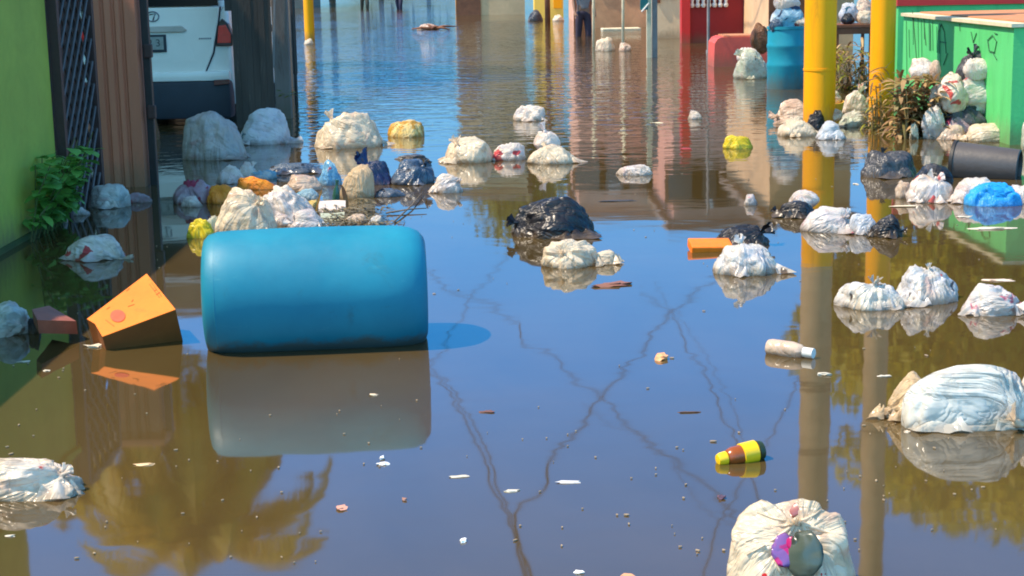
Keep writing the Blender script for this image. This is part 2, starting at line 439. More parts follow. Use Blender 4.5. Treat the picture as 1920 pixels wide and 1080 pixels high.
for z in (.55, 1.0):
    b = MB(); b.box((xb + .02, Yc + .08, z), (.06, .05, .10), bev=.008); b.build('hinge', M['rust_frame'], r)

# low plaster wall behind the white car
r, gx0, gx1 = wallbox('yard_wall', -900, 545, 22.4, 3.0, M['garage'], .25, 'tall brown grey yard wall behind the parked car, seen as its mirror image', 'wall')
b = MB(); col_box(b, gx0, gx1 + .05, 22.34, 22.70, 3.002, 3.08); b.build('coping', M['grey_conc'], r)

# unseen two-storey block added to shade the left side, stepped to place its shadow
HX1 = -6.3
r = empty('added_shade_house', (HX1 - 3, 7, GZ), 'added two-storey green house, unseen left of the frame, to shade the left side', 'house')
b = MB(); col_box(b, -13, HX1, 8.35, 20.3, GZ, 6.6); b.build('wall', M['green_wall_shade'], r)
b = MB(); col_box(b, -13, HX1 - .9, -2, 8.34, GZ, 6.5); b.build('added_shade_wing', M['green_wall_shade'], r)
b = MB(); col_box(b, -13.1, HX1 + .08, 8.3, 20.4, 6.602, 6.75); b.build('roof', M['grey_conc'], r)
for z in (.6, 3.6):
    for y in (9, 12.5, 16):
        b = MB(); col_box(b, HX1 - .02, HX1 + .05, y, y + 1.2, z + .3, z + 1.5)
        wf = b.build('window', M['white_paint'], r)
        b = MB(); col_box(b, HX1 + .052, HX1 + .06, y + .08, y + 1.12, z + .38, z + 1.42); b.build('pane', M['glass'], wf)

# dark slatted gate leaf right of the car
Yg = 16.9
def lb(z):      # ragged left boundary of the leaf, from the photograph (height -> x)
    pts = [(0, RY(442, 205, Yg).x)] + [(RY(q_, r_, Yg).z, RY(q_, r_, Yg).x) for q_, r_ in ((441, 110), (440, 62), (434, 42), (424, 26), (411, 0))] + [(2.2, RY(396, 0, Yg).x)]
    for (za, xa), (zb, xb_) in zip(pts, pts[1:]):
        if z <= zb: return xa + (xb_ - xa) * (z - za) / max(1e-6, zb - za)
    return pts[-1][1]
xr = RY(516, 205, Yg).x
r = empty('slatted_gate', ((lb(0) + xr) / 2, Yg, GZ), 'dark weathered slatted gate leaf standing right of the white car', 'gate')
b = MB(); nz = 22
xl = lb(2.2); npl = 9; pw = (xr - xl) / npl
for k in range(npl):
    xa, xb_ = xl + k * pw, xl + (k + 1) * pw - .0015
    zs = [GZ + (2.15 - GZ) * i / nz for i in range(nz + 1)]
    zlow = next((z for z in zs if lb(max(z, 0)) <= xa + .5 * pw), None)
    if zlow is None: continue
    b.box(((xa + xb_) / 2, Yg + random.uniform(-.006, .006), (zlow + 2.15) / 2 + random.uniform(-.02, .02)), (xb_ - xa, .02, 2.15 - zlow))
b.build('slats', M['dark_wood'], r)
for z in (1.0, .2):
    b = MB(); b.box(((lb(z) + xr) / 2, Yg + .035, z), (xr - lb(z), .03, .07)); b.build('rail', M['dark_wood'], r)
# grey post
q0, q1 = RY(517, 195, 17.9).x, RY(546, 195, 17.9).x
r = empty('wooden_post', ((q0 + q1) / 2, 17.9, GZ), 'weathered grey post right of the dark slatted gate', 'post')
b = MB(); b.box(((q0 + q1) / 2, 17.95, .85), (q1 - q0, .12, 2.7), bev=.008); b.build('post', M['grey_wood'], r)
b = MB(); b.box((q0 - .0 + .03, 17.86, 1.05), (.02, .03, 1.0), ry=.06); b.build('strap', M['grey_conc'], r)
q = RY(549, 25, 20)
r = empty('iron_post', (q.x, 20, GZ), 'thin black post beside the weathered grey post, up the street', 'post')
b = MB(); b.tube([(q.x, 20, .35), (q.x, 20, 2.0)], .028, 10); b.tube([(q.x, 20, GZ), (q.x, 20, .36)], .02, 10); b.build('post', M['black_metal'], r)

# yellow-footed pole on the left
p = P(580, 77)
def painted_pole(name, x, y, r0, zy, H, up, label, rings=(), cat='pole', grp='yellow painted poles'):
    r = empty(name, (x, y, GZ), label, cat, grp)
    b = MB(); b.tube([(x, y, GZ), (x, y, zy)], r0, 32); b.build('painted_base', M['yellow'], r, 40)
    b = MB(); b.tube([(x, y, zy), (x, y, H)], r0 * .99, 32); b.build('shaft', up, r, 40)
    for z in rings:
        b = MB(); b.tube([(x, y, z), (x, y, z + .02)], r0 * 1.035, 32); b.build('band', M['rust_frame'] if z > zy else M['yellow'], r, 40)
    return r
painted_pole('painted_pole', p.x, p.y + .12, .115, .95, 3.0, M['dark_wood'], 'yellow pole on the left, standing in the rippled channel')

# ------------------------------------------------------------------ right side
pA = P(1541, 246)
painted_pole('painted_pole', pA.x, pA.y + .15, .148, 1.30, 3.75, M['beige_conc'], 'thicker yellow pole right beside the standing blue barrel', rings=(.555, 2.45, 3.1))
pB = P(1657, 236)
painted_pole('painted_pole', pB.x, pB.y + .12, .118, 2.0, 5.6, M['beige_conc'], 'thinner yellow pole left of the mint green planter wall', rings=(3.05,))

# mint green planter wall
A = P(1690, 208); B = P(1893, 272)
Hw = .98
r = empty('planter_wall', ((A.x + B.x) / 2 + 1, (A.y + B.y) / 2, GZ), 'mint green planter wall with terracotta top behind the rubbish heap', 'wall')
b = MB()
e = Vector((2.6, .12, 0))
quad = [Vector((A.x, A.y, GZ)), Vector((B.x, B.y, GZ)), Vector((B.x, B.y, GZ)) + e, Vector((A.x, A.y, GZ)) + e]
b.prism(quad, (0, 0, Hw - GZ)); b.build('wall', M['green_wall'], r)
b = MB()
topq = [v + Vector((0, 0, Hw - GZ + .003)) for v in quad]
o_ = [topq[0] + Vector((-.03, 0, 0)), topq[1] + Vector((-.03, -.03, 0)), topq[2], topq[3]]
b.prism(o_, (0, 0, .03)); b.build('coping', M['cream'], r)
b = MB(); inn = [o_[0] + Vector((.16, -.15, .032)), o_[1] + Vector((.16, .12, .032)), o_[2] + Vector((-.1, .12, .032)), o_[3] + Vector((-.1, -.15, .032))]
b.prism(inn, (0, 0, .012)); b.build('top_surface', M['terracotta'], r)
# dark marks scrawled on the street side of the wall
dirv = (B - A).normalized(); nrm = Vector((-dirv.y, dirv.x, 0));
if nrm.x > 0: nrm = -nrm
def onwall(px, py):
    rr = ray(px, py); o = Vector((0, 0, CAMH)); k = (A + Vector((0, 0, 0)) - o).dot(nrm) / rr.dot(nrm)
    return o + rr * k + nrm * .006
def scrawl(strokes, rad):
    b = MB()
    for st in strokes: b.tube([onwall(x, y) for x, y in st], rad, 5)
    return b
sc = [[(1712, 20), (1716, 70), (1720, 118)], [(1762, 100), (1761, 60), (1766, 45), (1772, 60), (1775, 100)], [(1763, 78), (1775, 80)],
      [(1778, 100), (1770, 122)], [(1856, 95), (1853, 75), (1862, 66), (1870, 78), (1866, 98), (1856, 96)], [(1866, 62), (1871, 64)], [(1862, 98), (1870, 112)],
      [(1745, 45), (1746, 95)], [(1733, 40), (1737, 85)], [(1800, 45), (1801, 58)], [(1822, 60), (1826, 80), (1832, 62)]]
scrawl(sc, .0042).build('scrawled_marks', plain('black_marker', (.02, .11, .05), .7, .6, 12), r)
b = MB()
for i in range(10):
    x = 1700 + i * 7 + random.uniform(-2, 2); y = random.uniform(25, 60)
    b.tube([onwall(x, y), onwall(x + 1, y + random.uniform(30, 110))], .0035, 4)
b.build('drip_stains', plain('green_drips', (.04, .22, .10), .7), r)
# taller green wall with red band behind
Yb = 19.6
q0 = RY(1684, 30, Yb).x
r = empty('back_wall', (q0 + 3, Yb, GZ), 'mint green wall with a red band on top, behind the planter wall', 'wall')
b = MB(); zt = RY(1800, 9, Yb).z
col_box(b, q0, q0 + 6, Yb, Yb + .2, GZ, zt); b.build('wall', M['green_wall'], r)
b = MB(); col_box(b, q0 - .02, q0 + 6, Yb - .03, Yb + .23, zt + .001, zt + .42); b.build('red_band', M['red'], r)

# red house
Yr = 33.5
def xr_(px, py=50, Y=Yr): return RY(px, py, Y).x
r = empty('red_wall', (xr_(1360), Yr, GZ), 'red street wall coloured as shaded, with bright red corner piers and white balusters', 'wall')
b = MB(); col_box(b, xr_(1292), xr_(1412), Yr, Yr + .2, GZ, .95); b.build('wall', M['shaded_red'], r)
for a_, c_, h in ((1276, 1292.5, 2.3), (1411.5, 1443, 3.4)):
    b = MB(); b.box(((xr_(a_) + xr_(c_)) / 2, Yr - .02, (h + GZ) / 2), (xr_(c_) - xr_(a_), .32, h - GZ), bev=.01); b.build('pier', M['red'], r)
b = MB(); col_box(b, xr_(1444), xr_(1470), Yr + .05, Yr + .2, GZ, 2.2); b.build('wall', M['shaded_red'], r)
for k in range(11):
    x = xr_(1297 + k * 10.5)
    b = MB(); b.lathe([(.03, 0), (.05, .03), (.05, .06), (.028, .1), (.055, .22), (.03, .36), (.045, .4), (.045, .44)],
                      Matrix.Translation((x, Yr + .1 - .16, .70 + (.25 if k > 6 else 0))), 10)
    b.build('baluster', M['white_paint'], r, 40)
# thin grey pole before the red wall
p = P(1328, 99)
r = empty('thin_pole', (p.x, p.y, GZ), 'thin grey pole standing before the red wall', 'pole')
b = MB(); b.tube([(p.x, p.y, GZ), (p.x, p.y, 2.9)], .026, 12); b.build('post', M['grey_conc'], r, 40)
b = MB(); b.tube([(p.x, p.y, .0), (p.x, p.y, .05)], .04, 12); b.build('collar', M['grey_conc'], r, 40)
# coral red low block with rounded shoulder
p0, p1 = P(1337, 126), P(1452, 126); Yk = p0.y; zt = RY(1400, 68, Yk + .2).z
b = MB(); w = p1.x - p0.x
sec = [(0.0, GZ), (0.02, zt * .55), (.03 * w, zt * .8), (.08 * w, zt * .95), (.16 * w, zt), (w, zt), (w, GZ)]
b.prism([Vector((p0.x + a, Yk, z)) for a, z in sec], (0, .8, 0))
r = empty('red_planter', ((p0.x + p1.x) / 2, Yk + .4, GZ), 'coral red low planter with a rounded corner before the red wall', 'planter')
b.build('wall', M['coral'], r)
b = MB(); b.box(((p0.x + p1.x) / 2 + .08, Yk + .4, zt + .012), (w * .8, .7, .02)); b.build('top_surface', M['terracotta'], r)

# pale beige wall, post with teal plate, brown wall
Yw = 36.0
r, a0, a1 = wallbox('beige_wall', 1224, 1276, Yw, RY(1250, -60, Yw).z, M['beige_wall'], .3, 'pale beige wall immediately left of the red wall', 'wall')
for k, (px, h) in enumerate(((1234, .9), (1248, .55), (1262, .62))):
    b = MB(); x = RY(px, 10, Yw).x; b.box((x, Yw - .02, .98), (.09, .04, h * .5), bev=.008); b.build('opening', M['brown_wood'], r)
p = P(1217, 108)
r = empty('sign_post', (p.x, p.y, GZ), 'pale post carrying a teal plate beside the beige wall', 'post')
s_ = SC(p.y)
b = MB(); b.box((p.x, p.y, .7), (.085, .06, 2.4), bev=.006); b.build('post', M['cream'], r)
b = MB(); b.box((p.x + .10, p.y + .04, .7), (.09, .06, 2.4), bev=.006); b.build('brace', M['grey_conc'], r)
q = RY(1207, 6, p.y)
b = MB(); b.box((q.x, p.y - .05, q.z + .10), (.13, .02, .42), rz=.1, bev=.005); b.build('plate', plain('teal_plate', (.02, .20, .20), .5), r)
b = MB(); a_ = RY(1203, 22, p.y - .07); c_ = RY(1217, 6, p.y - .07); b.tube([a_, c_], .016, 6); b.build('arm', M['white_paint'], r)

r, a0, a1 = wallbox('brown_wall', 1111, 1222, 43, 1.9, M['brown_wall'], .3, 'earth brown wall between the dark-clothed wader and the pale post', 'wall')
for a_, c_ in ((1120, 1135), (1140, 1150), (1160, 1178), (1184, 1200)):
    b = MB(); zz_ = random.uniform(.75, .95); col_box(b, RY(a_, 10, 43).x, RY(c_, 10, 43).x, 42.96, 43, zz_, 1.7); b.build('opening', M['rust_frame'], r)
for px, py, lab in ((1168, 92, 'thin beige stake in the water before the brown wall'), (1113, 88, 'thin pale stake beside the dark-clothed wader')):
    p = P(px, py); b = MB(); b.tube([(p.x, p.y, GZ), (p.x + .01, p.y, .9), (p.x, p.y, 1.9)], .03, 8)
    o = tag(b.build('wooden_stake', M['cream'], smooth=True), lab, 'stake', 'thin stakes')
p = P(1164, 56)
b = MB(); b.box((p.x, p.y, .02), (.95, .5, .06), rz=.05, bev=.02)
tag(b.build('floating_board', M['cream']), 'pale board floating at the foot of the brown wall', 'board')

# yellow hut front with brown pole
Yh = 52
r, a0, a1 = wallbox('yellow_kiosk', 1003, 1057, Yh, 2.2, plain('bright_yellow_plaster', (.88, .60, .10), .7, .1, 2), 2.2, 'small bright yellow kiosk at the end of the flooded street', 'kiosk')
b = MB(); col_box(b, a0 - .15, a1 + .15, Yh - .2, Yh + 2.3, 2.202, 2.32); b.build('roof', M['roof'], r)
b = MB(); col_box(b, RY(1038, 10, Yh).x, RY(1053, 10, Yh).x, Yh - .03, Yh, .3, 1.9); b.build('door', M['yellow'], r)
p = P(1027, 46)
b = MB(); b.tube([(p.x, p.y, GZ), (p.x, p.y, 2.6)], .075, 12)
tag(b.build('wooden_pole', M['brown_wood'], smooth=True), 'dark brown pole standing before the yellow kiosk', 'pole')
for px, py, lab, zy in ((859, 16, 'orange yellow pole by the tan house, the left of the two there', 1.1), (901, 22, 'orange yellow pole by the tan house, the right of the two there', 1.3)):
    p = P(px, py); painted_pole('painted_pole', p.x, p.y, .10, zy, 3.0, M['beige_conc'], lab)

# houses of the far right row
def house(name, px0, px1, Y, H, mat, label, depth=6, wins=3, storeys=2, roofm=None, doors=1):
    r, a0, a1 = wallbox(name, px0, px1, Y, H, mat, depth, label, 'house', 'houses along the flooded street')
    b = MB(); col_box(b, a0 - .15, a1 + .15, Y - .35, Y + depth + .1, H + .002, H + .16); b.build('roof', roofm or M['roof'], r)
    sh = H / storeys
    for s_i in range(storeys):
        for k in range(wins):
            cx = a0 + (a1 - a0) * (k + .5) / wins; z0 = s_i * sh + .35 * sh
            if s_i == 0 and k < doors:
                b = MB(); col_box(b, cx - .42, cx + .42, Y - .04, Y, GZ, 1.7); b.build('door', M['brown_wood'], r); continue
            b = MB(); col_box(b, cx - .5, cx + .5, Y - .05, Y, z0, z0 + 1.05)
            f = b.build('window', M['white_paint'] if k % 2 else M['brown_wood'], r)
            b = MB(); col_box(b, cx - .42, cx + .42, Y - .058, Y - .051, z0 + .08, z0 + .97); b.build('pane', M['glass'], f)
    return r, a0, a1
house('tan_house', 858, 985, 57, 6.1, M['tan_house'], 'tan two-storey house at the bend, mirrored in mid street', wins=3)
house('pink_house', 1082, 1262, 46, 5.3, M['pink_house'], 'dusty pink two-storey house behind the brown wall', wins=4)
house('pink_house', 1262, 1445, 40, 4.7, plain('rose_brown_plaster', (.62, .30, .23), .85, .2, 1.2), 'rose brown house behind the red wall', wins=4, storeys=2)
house('tan_house', 1446, 1600, 30, 3.0, M['tan_house'], 'low tan house behind the yellow poles', wins=2, storeys=1)
house('far_house', 470, 575, 74, 2.6, M['garage'], 'low grey house far up the left side of the street', wins=2, storeys=1)

# ------------------------------------------------------------------ foliage
def leaf_cloud(mb, rng, blobs, n, size):
    """blobs: (centre, radii) - many leaf faces scattered near the shells of the blobs"""
    tot = sum(r[0] * r[1] * r[2] for _, r in blobs)
    for c, r in blobs:
        k = int(n * r[0] * r[1] * r[2] / tot)
        for _ in range(k):
            d = rng.normal(size=3); d /= np.linalg.norm(d)
            q = (rng.random() ** .38)
            cc = np.array(c) + d * q * np.array(r)
            if noise.noise(Vector(cc) * 1.1) < -.12 and rng.random() < .75: continue
            s = size * (.6 + .8 * rng.random())
            a = rng.normal(size=3); a /= np.linalg.norm(a); b_ = np.cross(a, rng.normal(size=3)); b_ /= np.linalg.norm(b_)
            p0 = cc - a * s; p1 = cc + b_ * s * .42; p2 = cc + a * s; p3 = cc - b_ * s * .42
            mb.add([p0, p1, p2, p3], [(0, 1, 2, 3)])
def tree(x, y, H, crown_r, zc, label, mat, n=5000, seed=1, leaf=.10, blobs=9, name='leafy_tree', flat=.75):
    rng = np.random.default_rng(seed)
    r = empty(name, (x, y, GZ), label, 'tree', 'trees over the street')
    tm = MB(); top = Vector((x + rng.normal() * .2, y, zc))
    tm.tube([(x, y, GZ), (x + .05, y, zc * .35), (x - .04, y + .05, zc * .7), top], [.20, .16, .12, .07], 10)
    bl = []
    for i in range(blobs):
        a = i * 2.4 + rng.random(); q = crown_r * (.25 + .55 * rng.random())
        c = (x + math.cos(a) * q, y + math.sin(a) * q, zc + (rng.random() - .35) * (H - zc) * 1.2)
        rr = crown_r * (.34 + .26 * rng.random())
        bl.append((c, (rr, rr, rr * flat)))
        tm.tube([(x, y, zc * .55), ((x + c[0]) / 2, (y + c[1]) / 2, (zc * .6 + c[2]) / 2), c], [.07, .045, .015], 6)
    tm.build('trunk', M['trunk'], r, True)
    lm = MB(); leaf_cloud(lm, rng, bl, n, leaf); lm.build('crown', mat, r)
    return r
OLV = leafmat('olive_foliage', (.40, .33, .02), (.56, .46, .03), .5)
DGR = leafmat('dark_green_foliage', (.035, .07, .015), (.08, .13, .025), .35)
YGR = leafmat('yellow_green_foliage', (.26, .24, .03), (.14, .17, .03), .4)
def gx(px, Y): return RY(px, 60, Y).x
tree(gx(1790, 25), 25, 7.9, 2.2, 4.7, 'olive green tree right behind the thinner yellow pole, mirrored below it', OLV, 13000, 3, .13, 15)
tree(gx(1980, 25), 25.5, 7.9, 2.5, 4.7, 'olive green tree at the right edge behind the planter wall', OLV, 15000, 4, .13, 15)
tree(gx(1850, 24), 24.0, 5.8, 2.0, 2.8, 'low bushy olive tree between the two taller ones on the right', OLV, 12000, 14, .12, 14)
tree(gx(1730, 28), 28, 5.6, 1.3, 3.6, 'slim olive tree between the two nearer yellow poles', OLV, 6500, 6, .12, 10)
tree(gx(1015, 60), 61, 8.4, 3.2, 5.6, 'tall green tree behind the yellow kiosk', YGR, 6500, 5, .2, 12)
tree(gx(625, 90), 90, 5.2, 3.2, 3.0, 'dark green tree far up the street on the left', DGR, 3500, 8, .26, 9)
tree(gx(560, 80), 82, 4.3, 2.6, 2.6, 'small dark tree far up the street beside the low grey house', DGR, 2500, 9, .24, 8)
tree(gx(712, 110), 112, 5.4, 3.4, 2.9, 'dark green tree at the far end of the street, centre', DGR, 3000, 18, .3, 9)
tree(gx(800, 120), 124, 4.6, 3.4, 2.4, 'low green tree at the far end of the street, right of centre', DGR, 3000, 19, .3, 9)
# feathery palm behind the yard wall
def palm(x, y, zc, L, label, seed=2, nf=34):
    rng = np.random.default_rng(seed)
    r = empty('palm_tree', (x, y, GZ), label, 'tree', 'trees over the street')
    tm = MB(); tm.tube([(x - .95, y, GZ), (x - .8, y, zc * .5), (x - .45, y, zc * .8), (x, y, zc)], [.2, .15, .13, .12], 12); tm.build('trunk', M['trunk'], r, True)
    lm = MB()
    for f in range(nf):
        a = f * 2.399; el = math.radians(75 - 105 * (f / nf) + rng.normal() * 6)
        dx, dy = math.cos(a), math.sin(a); pts = []; px_, pz = 0.0, 0.0; e = el
        m = 30; pos = []
        LL = L * (.8 + .3 * rng.random())
        for i in range(m):
            pos.append(Vector((x + dx * px_, y + dy * px_, zc + pz)))
            px_ += math.cos(e) * LL / m; pz += math.sin(e) * LL / m; e -= math.radians(3.6 + 1.6 * rng.random())
        lm.tube(pos, [.02 * (1 - i / m) + .004 for i in range(m)], 4)
        for i in range(3, m):
            t = i / m; ll = .78 * math.sin(math.pi * min(1, t * .85 + .15)) ** .6
            tang = (pos[i] - pos[i - 1]).normalized(); side = tang.cross(Vector((0, 0, 1))).normalized()
            for sgn in (-1, 1):
                for sub in (0, .33, .66):
                    b0 = pos[i] - tang * sub * LL / m
                    tip = b0 + (side * sgn * .75 + tang * .5 + Vector((0, 0, -.45 - .3 * rng.random()))).normalized() * ll
                    wv = tang * .026
                    lm.add([b0 - wv, b0 + wv, tip], [(0, 1, 2)])
    lm.build('crown', leafmat('palm_foliage', (.62, .40, .03), (.45, .34, .03), .5), r)
palm(gx(315, 24.5), 24.5, 6.6, 3.0, 'feathery palm behind the yard wall, mirrored at the bottom left')
palm(gx(60, 27), 27.5, 7.0, 2.2, 'smaller palm further left behind the yard wall', 5, 22)

# overhead cables (seen only as reflections): each runs at about 6 m between house eaves and poles
def refl(px, py, z=6.0):
    q = P(px, py, -z); return Vector((q.x, q.y, z))
def cable(pts, z, rad, label, slack=.0):
    w = [refl(a, c, z) for a, c in pts]
    out = []
    for i in range(len(w) - 1):
        p0 = w[max(i - 1, 0)]; p1 = w[i]; p2 = w[i + 1]; p3 = w[min(i + 2, len(w) - 1)]
        for k in range(6):
            t = k / 6
            q = .5 * ((2 * p1) + (p2 - p0) * t + (2 * p0 - 5 * p1 + 4 * p2 - p3) * t * t + (3 * p1 - p0 - 3 * p2 + p3) * t ** 3)
            q.z += .12 * noise.noise(q * .6) + slack; out.append(q)
    out.append(w[-1])
    b = MB(); b.tube(out, rad, 6)
    tag(b.build('overhead_cable', M['cable'], smooth=True), label, 'cable', 'overhead cables seen as reflections')
CB = [(1010, 1140), (992, 1070), (968, 1000), (975, 960), (1020, 915), (1024, 885), (1030, 860), (1062, 828), (1100, 795), (1122, 755), (1170, 700), (1215, 640), (1245, 600), (1275, 575), (1310, 545), (1380, 500)]
cable(CB, 6.0, .019, 'black cable mirrored as the long curve from bottom centre to the rose house')
cable([(1000, 1140), (982, 1075), (962, 1000), (945, 960), (918, 900), (912, 860), (880, 810), (850, 750), (818, 705), (770, 660)], 6.15, .015, 'black cable mirrored just right of the blue drum, outer strand')
cable([(1006, 1140), (988, 1075), (968, 1000), (955, 965), (930, 905), (922, 860), (893, 810), (862, 755), (830, 705), (780, 655)], 6.2, .013, 'black cable mirrored just right of the blue drum, inner strand')
cable([(800, 505), (845, 545), (882, 560), (930, 578), (972, 605), (980, 640), (1040, 668), (1060, 700), (1115, 738), (1150, 765), (1168, 795), (1240, 848), (1300, 888), (1350, 932), (1420, 990)], 6.3, .015, 'black cable mirrored as the diagonal from the blue drum down to the bottle')
cable([(1200, 545), (1240, 575), (1268, 600), (1290, 655), (1325, 705), (1350, 770), (1372, 810), (1390, 860), (1420, 930), (1450, 1010)], 6.1, .013, 'black cable mirrored above the yellow bottle, left strand')
cable([(1580, 620), (1505, 705), (1475, 760), (1440, 828), (1412, 880), (1352, 960), (1335, 1020), (1310, 1100)], 6.2, .012, 'black cable mirrored between the bottle and the thick yellow pole')
cable([(960, 470), (925, 510), (885, 555), (850, 615), (835, 650), (800, 680)], 6.0, .012, 'short black cable mirrored beside the top right of the blue drum')
cable([(1225, 530), (1270, 590), (1312, 650), (1345, 705), (1375, 770), (1395, 830)], 6.5, .007, 'thin black cable mirrored right of the crossing')
cable([(1090, 760), (1180, 812), (1260, 870), (1300, 925), (1380, 985)], 6.5, .006, 'thin black cable mirrored below the crossing')
# ------------------------------------------------------------------ bags of rubbish
W_ = (.97, .84, .72); LV = (.88, .79, .78); CR = (.97, .80, .61)
BM = {
 'white':   film('white_film', W_, LV, (), content=.4),
 'cream':   film('cream_film', CR, (.90, .76, .58), (), content=.38, ccol=(.42, .30, .2)),
 'whitered': film('white_film_red_print', W_, LV, (((.62, .02, .04), 7, .62),), content=.4),
 'creamred': film('cream_film_red_print', CR, W_, (((.65, .05, .05), 7, .625),), content=.4, ccol=(.35, .18, .14)),
 'pinkmark': film('white_film_pink_print', (.85, .80, .74), (.80, .70, .72), (((.75, .16, .25), 6, .64),), content=.2),
 'bluemark': film('white_film_teal_print', (.78, .80, .84), (.66, .68, .76), (((.02, .14, .22), 7, .645),), content=.2),
 'darkmark': film('white_film_dark_contents', (.92, .84, .72), (.76, .74, .78), (((.05, .03, .03), 8, .66), ((.65, .10, .10), 7, .69)), content=.45, ccol=(.22, .12, .10)),
 'grey':    film('grey_film', (.66, .59, .56), (.55, .50, .50), (), content=.35, ccol=(.2, .17, .17), trans=.35),
 'clear':   film('clear_blue_grey_film', (.88, .86, .80), (.56, .59, .57), (((.84, .80, .70), 5, .58),), rough=.15, content=.4, ccol=(.22, .28, .28), trans=.3),
 'tan':     film('tan_film', (.78, .58, .36), (.72, .52, .34), (), content=.25, ccol=(.45, .28, .15), trans=.35),
 'black':   film('black_film', (.008, .008, .013), (.018, .017, .024), (), rough=.36, trans=.03, content=0, stain=.35),
 'blackgrey': film('charcoal_film', (.075, .075, .085), (.04, .04, .05), (), rough=.35, trans=.03, content=0, stain=.3),
 'navy':    film('navy_film', (.010, .018, .11), (.015, .03, .08), (), rough=.3, trans=.05, content=0, stain=.3),
 'slate':   film('slate_blue_film', (.04, .07, .13), (.10, .14, .20), (((.02, .02, .03), 7, .6),), rough=.3, trans=.05, content=0, stain=.3),
 'bluecloth': film('bright_blue_cloth', (.01, .30, .78), (.02, .42, .85), (), rough=.5, trans=.15, content=0, stain=.2),
 'orange':  film('orange_film', (.95, .33, .02), (.95, .22, .02), (), rough=.45, trans=.15, content=0, stain=.25),
 'purple':  film('clear_pinkish_film', (.42, .26, .32), (.55, .45, .48), (((.40, .03, .09), 7, .56),), rough=.2, content=.3, trans=.25),
 'yellowfilm': film('yellow_film', (.80, .62, .02), (.70, .48, .02), (), rough=.35, trans=.15, content=0, stain=.25),
 'gold':    film('golden_film', (.85, .55, .12), (.80, .66, .36), (((.62, .30, .03), 8, .52),), rough=.35, trans=.2, content=.1),
 'paleblue': film('pale_blue_film', (.50, .68, .80), (.22, .50, .66), (((.80, .80, .80), 6, .55), ((.02, .03, .10), 7, .66)), rough=.3, content=0),
 'peach':   film('peach_film', (.80, .55, .42), (.82, .68, .55), (), content=.2),
 'greenish': film('pale_green_film', (.62, .68, .52), (.75, .72, .6), (((.10, .10, .08), 6, .6),), content=.3),
 'brownish': film('brown_film', (.24, .10, .04), (.16, .06, .025), (), rough=.45, trans=.1, content=0),
}
_ico = {}
def ico(sub):
    if sub not in _ico:
        bm = bmesh.new(); bmesh.ops.create_icosphere(bm, subdivisions=sub, radius=1.0)
        bm.verts.index_update()
        _ico[sub] = ([v.co.copy() for v in bm.verts], [tuple(v.index for v in f.verts) for f in bm.faces]); bm.free()
    return _ico[sub]
